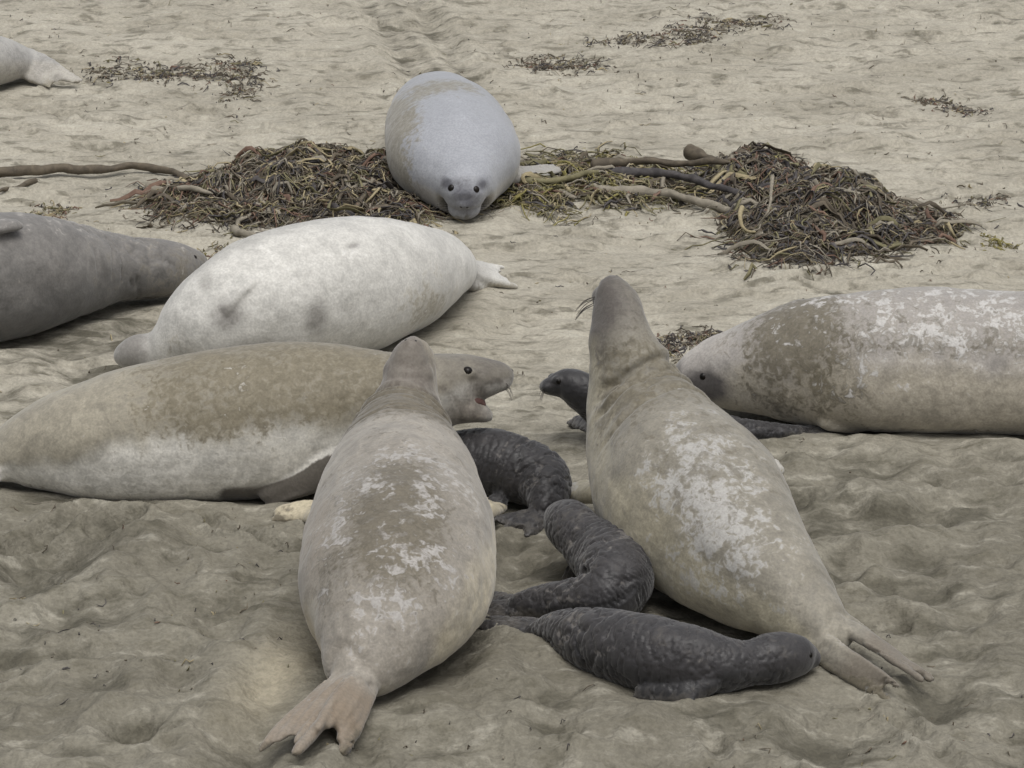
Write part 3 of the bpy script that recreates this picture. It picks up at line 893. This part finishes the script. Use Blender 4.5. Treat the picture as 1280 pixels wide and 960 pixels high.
fore_flipper(pc, [(0.433, 17.209, 0.100), (0.357, 17.343, 0.050), (0.279, 17.503, 0.030)], (-.2, -.5, .8), .045, .014)
wh = [(sw.at(.975, -95 - 8 * k, .95)[0], (-.2, -1, -.2 + .1 * k), .05) for k in range(4)]
build_seal('lifted_head_pup', 'black pup lifting its head beside the reared seal, face in profile', PUPS, sw, pc, pup_mat('black_coat_lifted', 3.3, .9), pup_paint(.1, .6, 5, .6, .1), .007,
           pup_disp(.1, .6, 5, .008, .6), eyes=[sw.at(.935, -66, .96)[0], sw.at(.935, 66, .96)[0]], eye_r=.014, nostrils=[(0.118, 17.156, 0.305)], nostril_r=.01, whiskers=wh, category='seal pup')

# ------------------------------------------------------------------ the beach: one sheet, fine where the picture looks
def graded(lo, hi, n, far_lo, far_hi, m):
    core = np.exp(np.linspace(math.log(lo), math.log(hi), n))
    a = lo - np.geomspace(.05, lo - far_lo, m)[::-1]
    b = hi + np.geomspace(.05, far_hi - hi, m)
    return np.concatenate([a, core, b])


ys = graded(12.6, 29.0, 740, -120.0, 600.0, 26)
s_core = np.linspace(-1, 1, 530)
s_out = 1 + np.geomspace(.01, 120, 26)
ss = np.concatenate([-s_out[::-1], s_core, s_out])
S_, Y_ = np.meshgrid(ss, ys)
X_ = S_ * (.15 * np.clip(Y_, 8, 60) + .55)
fade = sm(60, 32, Y_) * sm(30, 8, np.abs(X_)) * sm(2, 8, Y_)
near = sm(21.0, 14.2, Y_ + .8 * fbm(X_ * .5, Y_ * .5, None, 2))        # churned damp sand close by, raked dry sand beyond


hollow_shade = np.zeros(X_.shape)


def pit(cx, cy, rx, ry, ang, depth, rim=.35):
    """a scoop with a raised rim, added to the heights in its own neighbourhood"""
    R = 3.2 * max(rx, ry)
    i0, i1 = np.searchsorted(ys, [cy - R, cy + R])
    k = .15 * cy + .55
    j0, j1 = np.searchsorted(ss, [(cx - R) / k - .1, (cx + R) / k + .1])
    w = (slice(i0, i1), slice(j0, j1))
    c, s = math.cos(ang), math.sin(ang)
    dx, dy = X_[w] - cx, Y_[w] - cy
    q = ((dx * c + dy * s) / rx) ** 2 + ((-dx * s + dy * c) / ry) ** 2
    if depth > 0:                                                       # shade of the scoop, painted into the sand colour
        hollow_shade[w] = np.maximum(hollow_shade[w], min(1.0, depth / .03) * np.exp(-q * 1.3))
    Z[w] += -depth * np.exp(-q * 1.6) + depth * rim * np.exp(-((np.sqrt(q) - 1.35) / .38) ** 2)


Z = .030 * fbm(X_ * .7, Y_ * .55, None, 3) + .016 * fbm(X_ * 2.1 + 5, Y_ * 1.6, None, 3)
rid = 1 - np.abs(fbm(X_ * 1.7 + .5 * Y_ + 3, Y_ * 1.3, None, 3))
churned = sm(18.8, 15.5, Y_ + .8 * fbm(X_ * .5, Y_ * .5, None, 2))
Z += churned * (.085 * (rid - .7) + .022 * fbm(X_ * 5, Y_ * 4, None, 4) + .008 * fbm(X_ * 20, Y_ * 14, None, 3))
clod = fbm(X_ * 15 + 9, Y_ * 11, None, 3)
zone = sm(.15, .5, fbm(X_ * .9 + 40, Y_ * .7, None, 2))
Z += churned * zone * .030 * np.maximum(clod, 0)
rip = fbm(X_ * 1.5 + 20, Y_ * 4.2, None, 4)
Z += (1 - near) * (.016 * rip + .007 * fbm(X_ * 5, Y_ * 11, None, 3) + .003 * fbm(X_ * 18, Y_ * 22, None, 2))
lip = fbm(X_ * 1.1 + 70, Y_ * 2.4 + 11, None, 3)
Z += (1 - near) * .022 * sm(.0, .05, lip) * sm(.5, .1, lip)
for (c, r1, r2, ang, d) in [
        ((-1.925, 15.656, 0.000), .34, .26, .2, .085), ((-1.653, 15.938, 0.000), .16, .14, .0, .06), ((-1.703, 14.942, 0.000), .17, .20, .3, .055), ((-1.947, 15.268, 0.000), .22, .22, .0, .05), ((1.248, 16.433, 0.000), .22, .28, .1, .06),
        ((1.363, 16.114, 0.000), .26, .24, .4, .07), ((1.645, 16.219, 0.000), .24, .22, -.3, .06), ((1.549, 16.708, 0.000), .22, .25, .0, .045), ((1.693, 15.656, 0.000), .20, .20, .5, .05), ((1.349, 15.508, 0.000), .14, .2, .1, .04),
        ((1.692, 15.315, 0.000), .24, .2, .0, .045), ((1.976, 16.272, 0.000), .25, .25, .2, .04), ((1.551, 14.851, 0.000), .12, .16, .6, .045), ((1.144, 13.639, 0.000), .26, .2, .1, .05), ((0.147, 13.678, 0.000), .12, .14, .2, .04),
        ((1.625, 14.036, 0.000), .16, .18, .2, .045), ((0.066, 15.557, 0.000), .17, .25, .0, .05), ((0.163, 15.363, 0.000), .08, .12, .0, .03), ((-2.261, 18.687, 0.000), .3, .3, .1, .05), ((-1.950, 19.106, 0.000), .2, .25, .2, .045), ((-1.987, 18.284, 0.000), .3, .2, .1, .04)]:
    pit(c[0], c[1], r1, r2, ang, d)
# heaped sand
for (c, r1, r2, h) in [((0.000, 14.412, 0.000), .34, .46, .075), ((-0.241, 14.036, 0.000), .35, .4, .05), ((0.475, 13.835, 0.000), .45, .3, .05), ((-0.973, 14.717, 0.000), .3, .6, .04), ((1.948, 17.166, 0.000), .6, .6, .05), ((1.089, 14.118, 0.000), .4, .25, .04),
                       ((-1.959, 16.272, 0.000), .45, .25, .07), ((-1.460, 15.656, 0.000), .35, .5, .05), ((-2.308, 18.416, 0.000), .5, .3, .05), ((0.957, 14.988, 0.000), .3, .3, .0)]:
    Z += h * np.exp(-((X_ - c[0]) / r1) ** 2 - ((Y_ - c[1]) / r2) ** 2)
r2_ = np.random.default_rng(21)
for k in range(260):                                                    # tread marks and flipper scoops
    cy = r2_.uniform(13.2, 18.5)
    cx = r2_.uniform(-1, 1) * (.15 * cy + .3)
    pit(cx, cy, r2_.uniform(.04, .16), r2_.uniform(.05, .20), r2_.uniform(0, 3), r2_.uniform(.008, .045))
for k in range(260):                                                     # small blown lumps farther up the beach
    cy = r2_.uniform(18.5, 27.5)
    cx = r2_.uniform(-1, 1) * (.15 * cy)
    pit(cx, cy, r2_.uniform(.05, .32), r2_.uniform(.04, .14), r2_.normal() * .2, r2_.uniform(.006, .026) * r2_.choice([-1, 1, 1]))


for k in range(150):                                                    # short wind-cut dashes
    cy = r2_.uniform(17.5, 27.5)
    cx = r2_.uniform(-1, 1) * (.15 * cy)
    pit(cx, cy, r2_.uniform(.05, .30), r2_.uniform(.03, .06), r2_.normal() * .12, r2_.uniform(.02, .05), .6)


def groove(pts, w, d, berm=.6):
    """a dragged furrow through the given points"""
    global Z
    P = np.array(pts)[:, :2]
    D = np.full(X_.shape, 1e9)
    for a, b in zip(P[:-1], P[1:]):
        ab = b - a
        t = np.clip(((X_ - a[0]) * ab[0] + (Y_ - a[1]) * ab[1]) / (ab @ ab), 0, 1)
        D = np.minimum(D, np.hypot(X_ - a[0] - t * ab[0], Y_ - a[1] - t * ab[1]))
    D = D + .25 * w * fbm(X_ * 6, Y_ * 6, None, 2)
    np.maximum(hollow_shade, .7 * np.exp(-(D / w) ** 2), out=hollow_shade)  # shade along the furrow, painted as darker sand colour
    Z = Z - d * np.exp(-(D / w) ** 2) + d * berm * np.exp(-((D - w * 1.7) / (w * .6)) ** 2)


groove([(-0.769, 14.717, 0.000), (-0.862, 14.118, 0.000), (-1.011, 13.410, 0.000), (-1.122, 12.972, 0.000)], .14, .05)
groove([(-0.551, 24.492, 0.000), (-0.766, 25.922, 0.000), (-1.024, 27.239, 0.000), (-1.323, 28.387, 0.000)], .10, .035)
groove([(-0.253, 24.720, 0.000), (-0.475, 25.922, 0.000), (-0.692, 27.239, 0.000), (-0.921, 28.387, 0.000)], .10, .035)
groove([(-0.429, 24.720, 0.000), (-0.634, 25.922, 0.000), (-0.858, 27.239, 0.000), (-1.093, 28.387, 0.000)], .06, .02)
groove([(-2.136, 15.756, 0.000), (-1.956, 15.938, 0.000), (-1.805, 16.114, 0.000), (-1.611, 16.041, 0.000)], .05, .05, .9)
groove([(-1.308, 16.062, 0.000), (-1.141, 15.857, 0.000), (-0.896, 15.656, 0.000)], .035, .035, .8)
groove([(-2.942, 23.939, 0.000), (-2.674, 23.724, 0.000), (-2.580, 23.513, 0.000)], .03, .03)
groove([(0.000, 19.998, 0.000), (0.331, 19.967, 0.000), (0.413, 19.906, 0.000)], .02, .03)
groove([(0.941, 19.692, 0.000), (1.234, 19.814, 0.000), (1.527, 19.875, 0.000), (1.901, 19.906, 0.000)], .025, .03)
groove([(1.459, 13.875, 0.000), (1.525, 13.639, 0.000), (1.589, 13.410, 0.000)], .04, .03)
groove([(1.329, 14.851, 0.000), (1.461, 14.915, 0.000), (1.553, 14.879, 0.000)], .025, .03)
# bodies press into the sand and push a low bank up around themselves
FP = np.array(FOOTPRINTS)
D = np.full(X_.shape, 9.0)
LO = np.zeros(X_.shape)
sel = (np.abs(S_) < 3) & (Y_ > 12) & (Y_ < 30)
xs_, ys_ = X_[sel], Y_[sel]
dmin = np.full(xs_.shape, 9.0)
for x, y, a, lo in FP:
    near_ = (np.abs(xs_ - x) < a + .45) & (np.abs(ys_ - y) < a + .45)
    d = np.hypot(xs_[near_] - x, ys_[near_] - y) - a
    dmin[near_] = np.minimum(dmin[near_], d)
D[sel] = dmin
calm = sm(-.10, .28, D)
Z = Z * (.30 + .70 * calm)
Z += (.030 + .018 * fbm(X_ * 3, Y_ * 3, None, 3)) * np.exp(-((D - .02) / .10) ** 2) + .01 * sm(.0, -.1, D)
Z *= fade


def ground_z(x, y):
    """height of the sand at x, y (arrays or numbers)"""
    x, y = np.asarray(x, float), np.asarray(y, float)
    i = np.clip(np.searchsorted(ys, y), 1, len(ys) - 1)
    sx = x / (.15 * np.clip(y, 8, 60) + .55)
    j = np.clip(np.searchsorted(ss, sx), 1, len(ss) - 1)
    return Z[i, j]


ny, nx = X_.shape
gv = np.stack([X_, Y_, Z], -1).reshape(-1, 3).astype(np.float32)
ii = (np.arange(ny - 1)[:, None] * nx + np.arange(nx - 1)[None]).ravel()
quads = np.stack([ii, ii + 1, ii + nx + 1, ii + nx], 1).astype(np.int32)
gm = bpy.data.meshes.new('sand')
gm.vertices.add(len(gv))
gm.vertices.foreach_set('co', gv.ravel())
gm.loops.add(quads.size)
gm.loops.foreach_set('vertex_index', quads.ravel())
gm.polygons.add(len(quads))
gm.polygons.foreach_set('loop_start', np.arange(0, quads.size, 4, dtype=np.int32))
gm.polygons.foreach_set('use_smooth', np.ones(len(quads), bool))
gm.update(calc_edges=True)
gm.validate()
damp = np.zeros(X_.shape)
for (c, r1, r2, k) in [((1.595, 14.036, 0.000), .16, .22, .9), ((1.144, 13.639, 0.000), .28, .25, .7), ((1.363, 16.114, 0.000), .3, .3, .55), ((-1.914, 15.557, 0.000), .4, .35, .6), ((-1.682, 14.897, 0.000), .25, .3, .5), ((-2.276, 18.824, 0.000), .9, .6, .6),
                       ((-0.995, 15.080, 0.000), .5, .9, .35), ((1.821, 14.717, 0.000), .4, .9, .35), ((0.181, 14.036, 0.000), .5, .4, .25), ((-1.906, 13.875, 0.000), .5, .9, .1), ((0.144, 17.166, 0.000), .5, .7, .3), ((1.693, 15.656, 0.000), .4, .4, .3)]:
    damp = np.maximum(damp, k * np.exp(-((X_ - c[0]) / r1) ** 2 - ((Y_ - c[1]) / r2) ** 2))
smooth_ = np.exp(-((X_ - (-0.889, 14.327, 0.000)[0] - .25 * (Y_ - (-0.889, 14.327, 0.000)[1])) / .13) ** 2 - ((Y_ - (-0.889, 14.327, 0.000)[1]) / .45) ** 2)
set_color(gm, 'ground', np.stack([near.ravel(), np.maximum(damp, hollow_shade * .62).ravel(), smooth_.ravel()], 1))  # second channel: damp patches plus painted shade of pits and furrows


def sand_material():
    N = Nodes('beach_sand')
    co = N.coords()
    cs = N.coords((1.0, 1.9, 1.0))
    a = N.attr('ground')
    n1 = N.noise(co, 1.1, 4, .6, .2)
    n2 = N.noise(cs, 5.0, 5, .66, .1)
    n3 = N.noise(co, 26, 2, .6)
    n4 = N.noise(co, 110, 1, .5)
    n5 = N.noise(co, 58, 1, .5)
    dry = N.mix(N.ramp(n1, .3, .7), lin(164, 159, 146), lin(145, 140, 127))
    churn = N.mix(N.ramp(n1, .3, .7), lin(126, 122, 110), lin(105, 101, 90))
    c = N.mix(N.ramp(N.math('ADD', a[0], N.math('MULTIPLY', N.math('SUBTRACT', n2, .5), .8)), .2, .85), dry, churn)
    c = N.mix(N.ramp(n2, .50, .66, 0.0, .75), c, lin(100, 96, 84))
    c = N.mix(N.ramp(n2, .46, .28, 0.0, .35), c, lin(182, 178, 165))
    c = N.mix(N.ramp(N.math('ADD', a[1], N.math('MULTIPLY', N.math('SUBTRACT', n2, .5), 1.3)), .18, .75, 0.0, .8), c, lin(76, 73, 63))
    c = N.mix(N.math('MULTIPLY', a[2], .7), c, lin(164, 156, 136))
    g = N.ramp(N.math('ADD', N.math('MULTIPLY', n3, .35), N.math('ADD', N.math('MULTIPLY', n5, .4), N.math('MULTIPLY', n4, .25))), .38, .62, .87, 1.1)
    gg = N.new('ShaderNodeCombineColor')
    for k in range(3):
        N.put(gg.inputs[k], g)
    c = N.mix(1.0, c, gg.outputs[0], 'MULTIPLY')
    N.put(N.p.inputs['Base Color'], c)
    N.p.inputs['Roughness'].default_value = .9
    N.p.inputs['Specular IOR Level'].default_value = .2
    b1 = N.bump(N.math('ADD', N.math('MULTIPLY', n2, .5), N.math('ADD', N.math('MULTIPLY', n3, .5), N.math('MULTIPLY', n5, .15))), .8, .026)
    N.put(N.p.inputs['Normal'], N.bump(n4, .3, .006, b1))
    return N.mat


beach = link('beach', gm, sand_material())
beach['kind'] = 'structure'
beach['label'] = 'grey tan beach sand, churned close by and wind raked beyond'

# ------------------------------------------------------------------ washed-up kelp
KM = [plain_material('kelp_dark_brown', lin(70, 63, 53), lin(98, 89, 75), 18, .8, .5, .006),
      plain_material('kelp_olive', lin(92, 88, 64), lin(118, 112, 84), 18, .8, .5, .006),
      plain_material('kelp_red_brown', lin(90, 69, 58), lin(114, 92, 78), 18, .8, .5, .006),
      plain_material('kelp_purple_black', lin(52, 49, 49), lin(80, 76, 75), 18, .75, .5, .006),
      plain_material('kelp_straw', lin(132, 121, 94), lin(156, 145, 116), 18, .85, .5, .006),
      plain_material('kelp_grey', lin(114, 108, 96), lin(138, 131, 117), 18, .85, .5, .006),
      plain_material('kelp_yellow_green', lin(112, 106, 58), lin(134, 126, 80), 18, .8, .5, .006)]
NK = len(KM)


def strands(pieces, paths, w, th, mats, roll, ring=6):
    """many flattened tubes at once; paths is (count, points, 3)"""
    K, n, _ = paths.shape
    T = np.gradient(paths, axis=1)
    T /= np.maximum(np.linalg.norm(T, axis=2), 1e-9)[..., None]
    up = np.stack([np.sin(roll) * .8, np.cos(roll * 1.7) * .8, np.full(K, .55)], 1)[:, None, :]
    S = np.cross(T, up)
    S /= np.maximum(np.linalg.norm(S, axis=2), 1e-9)[..., None]
    U = np.cross(S, T)
    t = np.linspace(0, 1, n)
    k = np.sin(math.pi * (.12 + .80 * t)) ** .6
    a = np.arange(ring) / ring * 2 * math.pi
    V = (paths[:, :, None, :] + S[:, :, None, :] * (np.cos(a)[None, None, :] * w[:, None, None] * k[None, :, None])[..., None]
         + U[:, :, None, :] * (np.sin(a)[None, None, :] * th[:, None, None] * k[None, :, None])[..., None])
    base = [(i * ring + j, i * ring + (j + 1) % ring, (i + 1) * ring + (j + 1) % ring, (i + 1) * ring + j) for i in range(n - 1) for j in range(ring)]
    base.append(tuple(range(ring))[::-1])
    base.append(tuple((n - 1) * ring + j for j in range(ring)))
    o = pieces.n
    pieces.v.append(V.reshape(-1, 3))
    pieces.n += K * n * ring
    for q in range(K):
        oq = o + q * n * ring
        pieces.f += [tuple(i + oq for i in f) for f in base]
    pieces.m += list(np.repeat(mats, len(base)))


def strand_paths(r, x, y, head, L, hfun, lift, n=7, wild=.5):
    K = len(x)
    out = np.zeros((K, n, 3))
    turn = r.normal(size=K) * 1.8
    for i in range(n):
        out[:, i, 0], out[:, i, 1] = x, y
        out[:, i, 2] = hfun(x, y) + lift * (.4 + .9 * math.sin(math.pi * i / (n - 1))) + r.normal(size=K) * .006
        head = head + turn / n + r.normal(size=K) * wild
        x = x + np.cos(head) * L / (n - 1)
        y = y + np.sin(head) * L / (n - 1) * .85
    return out


def kelp_pile(name, label, lobes, n_mass, n_blades, weights, seed, base_mat=0, wid=(.002, .0075)):
    """lobes: (point, rx, ry, height)"""
    r = np.random.default_rng(seed)
    weights = np.array(weights) / sum(weights)

    def hf(x, y):
        x, y = np.asarray(x, float), np.asarray(y, float)
        h = np.zeros_like(x)
        for c, rx, ry, H in lobes:
            q = ((x - c[0]) / rx) ** 2 + ((y - c[1]) / ry) ** 2
            h = np.maximum(h, H * np.maximum(0., 1 - q) ** .55)
        return ground_z(x, y) + h * (.80 + .75 * perlin(x * 4.0, y * 4.0) + .22 * perlin(x * 13., y * 13.))
    c0 = lobes[0][0]
    base = np.array([c0[0], c0[1], float(ground_z(c0[0], c0[1]))])
    root = thing(name, label, 'kelp', tuple(base), 'kelp piles on the beach')
    areas = np.array([l[1] * l[2] for l in lobes])
    areas = areas / areas.sum()
    LB = np.array([(l[0][0], l[0][1], l[1], l[2]) for l in lobes])

    def pick(K, edge):
        l = LB[r.choice(len(lobes), K, p=areas)]
        a, q = r.uniform(0, 2 * math.pi, K), np.sqrt(r.uniform(0, 1, K)) * edge
        return l[:, 0] + l[:, 2] * q * np.cos(a), l[:, 1] + l[:, 3] * q * np.sin(a)
    # matted core
    pc = Pieces()
    for c, rx, ry, H in lobes:
        nr, ns = 14, 48
        q, a = np.meshgrid(np.arange(nr + 1) / nr, np.arange(ns) / ns * 2 * math.pi, indexing='ij')
        q = q * (.96 + .10 * np.sin(3 * a + seed) + .07 * np.sin(7 * a))
        x, y = c[0] + rx * q * np.cos(a), c[1] + ry * q * np.sin(a)
        z = hf(x, y) - .03
        z[-2:] -= .05
        F = [(i * ns + j, (i + 1) * ns + j, (i + 1) * ns + (j + 1) % ns, i * ns + (j + 1) % ns) for i in range(nr) for j in range(ns)]
        pc.add(np.stack([x, y, z], -1).reshape(-1, 3), F, base_mat)
    x, y = pick(n_mass, 1.10)
    x = x + .05 * r.normal(size=n_mass)
    y = y + .07 * r.normal(size=n_mass)
    P = strand_paths(r, x, y, r.uniform(0, 6.28, n_mass), .05 + .28 * r.random(n_mass) ** 1.6, hf, r.uniform(-.03, .03, n_mass), 6)
    w = r.uniform(wid[0], wid[1], n_mass)
    th = np.where(r.random(n_mass) < .5, .0025, w * .8)
    big = r.random(n_mass) < .12
    w = np.where(big, r.uniform(.008, .018, n_mass), w)
    th = np.where(big, .003, th)
    strands(pc, P, w, th, r.choice(NK, n_mass, p=weights), r.uniform(0, 6.28, n_mass), 4)
    o = link('tangled_fronds', mesh_of('tangled_fronds', pc.verts() - base, pc.f, True, pc.m), KM, root)
    o['kind'] = 'stuff'
    for k in range(n_blades):
        x, y = pick(1, .95)
        p1 = Pieces()
        strands(p1, strand_paths(r, x, y, r.uniform(0, 6.28, 1), r.uniform(.16, .42, 1), hf, r.uniform(.01, .05, 1), 9, .35), r.uniform(.009, .018, 1), np.array([.003]), np.zeros(1, int), r.uniform(0, 6, 1), 8)
        link('blade', mesh_of('blade', p1.verts() - base, p1.f), KM[int(r.choice(NK, p=weights))], root)
    return root


def kelp_stalk(label, pts, rad, mat, bulb=False, name='kelp_stalk'):
    P = [np.array(p) for p in pts]
    base = np.array([P[0][0], P[0][1], 0.0])
    pc = Pieces()
    n = len(P)
    st = [(p + np.array([0, 0, float(ground_z(p[0], p[1]))]), rad * (1.0 - .55 * i / (n - 1)), rad * (1.0 - .55 * i / (n - 1))) for i, p in enumerate(P)]
    if bulb:
        st[0] = (st[0][0], rad * 1.5, rad * 1.5)
    st = [(st[0][0] + (st[0][0] - st[1][0]) * .03, st[0][1] * .4, st[0][2] * .4)] + st + [(st[-1][0] + (st[-1][0] - st[-2][0]) * .15, st[-1][1] * .3, st[-1][2] * .3)]
    s = Sweep(st, (.1, .1, 1), 60, 12).into(pc)
    V = pc.verts()
    V = V + (.012 * fbm(V[:, 0] * 6, V[:, 1] * 6, V[:, 2] * 9, 3))[:, None] * np.array([.3, .5, 1.0])
    o = link(name, mesh_of(name, V - base, pc.f), KM[mat], None, tuple(base))
    o['label'] = label
    o['category'] = 'kelp'
    o['group'] = 'thick kelp stalks'
    return o


kelp_pile('kelp_pile', 'brown tangled kelp pile to the left of the blue grey seal', [((-1.428, 21.633, 0.000), .50, .60, .11), ((-1.029, 21.705, 0.000), .60, .80, .15), ((-0.666, 21.526, 0.000), .36, .60, .12), ((-1.705, 21.455, 0.000), .34, .42, .06), ((-1.253, 22.127, 0.000), .35, .45, .13)],
          5200, 70, [5, 2.4, 2, 3, 2.4, 4, .15], 5)
kelp_pile('kelp_pile', 'large dark kelp heap at the right with a hollow pale stalk', [((1.493, 20.937, 0.000), .32, .85, .13), ((1.732, 21.227, 0.000), .46, .85, .15), ((2.025, 21.073, 0.000), .36, .48, .11), ((1.427, 21.997, 0.000), .32, .65, .12), ((2.201, 20.869, 0.000), .20, .25, .06), ((1.208, 22.127, 0.000), .22, .35, .07)],
          6000, 70, [6, 2, 1.5, 4, 1.0, 3.5, .15], 9)
kelp_pile('kelp_mat', 'flat olive kelp mat right beside the flipper of the blue grey seal', [((0.203, 21.923, 0.000), .34, .62, .05), ((0.455, 22.109, 0.000), .36, .6, .06), ((0.723, 21.923, 0.000), .42, .45, .04), ((0.045, 21.633, 0.000), .22, .3, .04)],
          2600, 30, [2.0, 5, .8, 1.0, 2.4, 2.5, 2.4], 14, 1)
kelp_stalk('long grey brown kelp stalk reaching in from the left edge', [(-3.481, 21.949, 0.040), (-3.136, 22.080, 0.040), (-2.824, 22.135, 0.045), (-2.582, 22.212, 0.040), (-2.354, 22.211, 0.045), (-2.155, 22.288, 0.040), (-1.958, 22.233, 0.030), (-1.835, 22.064, 0.030)], .034, 0)
kelp_stalk('short kelp stalk below the long one at the left edge', [(-2.699, 22.029, 0.020), (-2.777, 21.918, 0.020), (-2.872, 21.771, 0.020), (-2.988, 21.627, 0.020)], .016, 0)
kelp_stalk('thick pale kelp stalk end poking out of the brown pile', [(-2.017, 21.653, 0.050), (-1.929, 21.560, 0.060), (-1.804, 21.449, 0.070), (-1.667, 21.392, 0.080)], .03, 5, True)
kelp_stalk('bent grey kelp stalk above the white seal', [(-1.507, 20.959, 0.030), (-1.442, 20.757, 0.030), (-1.348, 20.692, 0.025), (-1.232, 20.678, 0.020)], .024, 5)
kelp_stalk('upper dark kelp stalk running into the large heap', [(0.457, 22.219, 0.090), (0.685, 22.216, 0.100), (0.955, 22.116, 0.120), (1.196, 21.940, 0.140)], .03, 0)
kelp_stalk('middle arched kelp stalk running into the large heap', [(0.522, 22.051, 0.080), (0.725, 22.029, 0.090), (0.945, 21.858, 0.100), (1.180, 21.607, 0.080), (1.284, 21.467, 0.070)], .032, 3)
kelp_stalk('lower grey kelp stalk running into the large heap', [(0.469, 21.690, 0.050), (0.716, 21.705, 0.060), (0.955, 21.542, 0.060), (1.185, 21.262, 0.050), (1.265, 21.122, 0.050)], .034, 5)
kelp_stalk('short stub of kelp stalk on top beside the large heap', [(1.025, 22.468, 0.100), (1.124, 22.329, 0.110), (1.271, 22.078, 0.120)], .034, 0, True)
kelp_stalk('pale curved kelp stalk hooked on the front of the large heap', [(1.229, 20.682, 0.200), (1.214, 20.616, 0.160), (1.240, 20.550, 0.120), (1.292, 20.560, 0.100)], .014, 4)
kelp_stalk('thin pale kelp stalk lying up the large heap', [(1.394, 20.772, 0.340), (1.372, 20.544, 0.310), (1.342, 20.311, 0.270), (1.293, 20.318, 0.190)], .010, 5)
kelp_stalk('greenish kelp stalk lying across the olive mat', [(0.000, 21.720, 0.070), (0.179, 21.735, 0.080), (0.359, 21.824, 0.090), (0.497, 21.973, 0.090)], .026, 1)


def wrack(label, lobes, n, weights, seed):
    """a thin scatter of dried kelp crumbs"""
    r = np.random.default_rng(seed)
    weights = np.array(weights) / sum(weights)
    c0 = lobes[0][0]
    base = np.array([c0[0], c0[1], float(ground_z(c0[0], c0[1]))])
    pc = Pieces()
    n = int(n * 1.6)
    LB = np.array([(l[0][0], l[0][1], l[1], l[2]) for l in lobes])[r.integers(len(lobes), size=n)]
    x, y = LB[:, 0] + LB[:, 2] * r.normal(size=n) * .5, LB[:, 1] + LB[:, 3] * r.normal(size=n) * .5
    P = strand_paths(r, x, y, r.normal(size=n) * .6, .015 + .11 * r.random(n) ** 2, ground_z, r.uniform(-.003, .012, n), 5)
    strands(pc, P, r.uniform(.0025, .007, n), np.full(n, .0025), r.choice(NK, n, p=weights), r.uniform(0, 6.28, n))
    o = link('kelp_wrack', mesh_of('kelp_wrack', pc.verts() - base, pc.f, True, pc.m), KM, None, tuple(base))
    o['label'] = label
    o['category'] = 'kelp'
    o['kind'] = 'stuff'
    return o


BR = [5, 1, 1, 4, .6, 3, .05]
wrack('dry kelp scraps trailing from the far hind flippers', [((-2.484, 24.812, 0.000), .26, .30), ((-2.286, 24.859, 0.000), .26, .25), ((-1.806, 24.905, 0.000), .22, .55), ((-1.703, 24.492, 0.000), .12, .6), ((-2.102, 24.789, 0.000), .2, .1)], 620, BR, 31)
wrack('dark kelp scraps high on the beach at top right', [((1.279, 26.176, 0.000), .22, .5), ((1.111, 25.973, 0.000), .25, .35), ((1.556, 26.356, 0.000), .25, .2), ((0.737, 25.822, 0.000), .3, .15)], 420, BR, 32)
wrack('small strip of dark scraps above the olive mat', [((0.258, 25.236, 0.000), .25, .25), ((0.411, 25.188, 0.000), .2, .2), ((0.155, 25.284, 0.000), .2, .15)], 200, BR, 33)
wrack('thin dark scraps on pale sand at the right', [((2.659, 24.048, 0.000), .14, .3), ((2.792, 23.917, 0.000), .15, .15), ((2.574, 24.179, 0.000), .1, .1)], 100, BR, 34)
wrack('kelp crumbs behind the neck of the reared seal', [((0.822, 18.769, 0.000), .12, .25), ((0.740, 18.659, 0.000), .1, .2), ((0.904, 18.852, 0.000), .08, .1)], 240, BR, 35)
wrack('kelp crumbs near the muzzle of the dark grey seal', [((-1.571, 20.506, 0.000), .10, .25), ((-1.500, 20.393, 0.000), .08, .2), ((-2.554, 21.526, 0.000), .12, .2), ((-2.568, 21.455, 0.000), .1, .15)], 110, [2, 4, 2, 1, 3, 1, .8], 36)
wrack('yellow green kelp scrap beyond the right end of the heap', [((2.575, 20.819, 0.000), .07, .2), ((2.619, 20.753, 0.000), .07, .1)], 34, [0, 1, 0, 0, .3, .2, 4], 37)
wrack('twiggy scraps between the heap and the right edge', [((2.641, 21.705, 0.000), .22, .25), ((2.536, 21.561, 0.000), .15, .15)], 80, BR, 38)
# crumbs scattered over the whole beach
r = np.random.default_rng(77)
pc = Pieces()
n = 3000
y = r.uniform(13.3, 27.5, n)
x = r.uniform(-1, 1, n) * (.14 * y + .1)
ok = (fbm(x * .8, y * .8, None, 3) + .25 * (y > 17.5) + r.normal(size=n) * .15) > .12
for f in FOOTPRINTS[::2]:
    ok &= (x - f[0]) ** 2 + (y - f[1]) ** 2 > (f[2] + .06) ** 2
x, y = x[ok], y[ok]
n = len(x)
P = strand_paths(r, x, y, r.normal(size=n) * .5, .008 + .07 * r.random(n) ** 3, ground_z, r.uniform(-.002, .005, n), 4)
strands(pc, P, r.uniform(.0015, .005, n), np.full(n, .002), r.choice(6, n, p=[.3, .1, .05, .22, .08, .25]), r.uniform(0, 6.28, n))
b0 = np.array([0, 19.0, 0])
o = link('beach_litter', mesh_of('beach_litter', pc.verts() - b0, pc.f, True, pc.m), KM, None, tuple(b0))
o['label'] = 'tiny dark kelp crumbs strewn over the sand'
o['category'] = 'kelp'
o['kind'] = 'stuff'
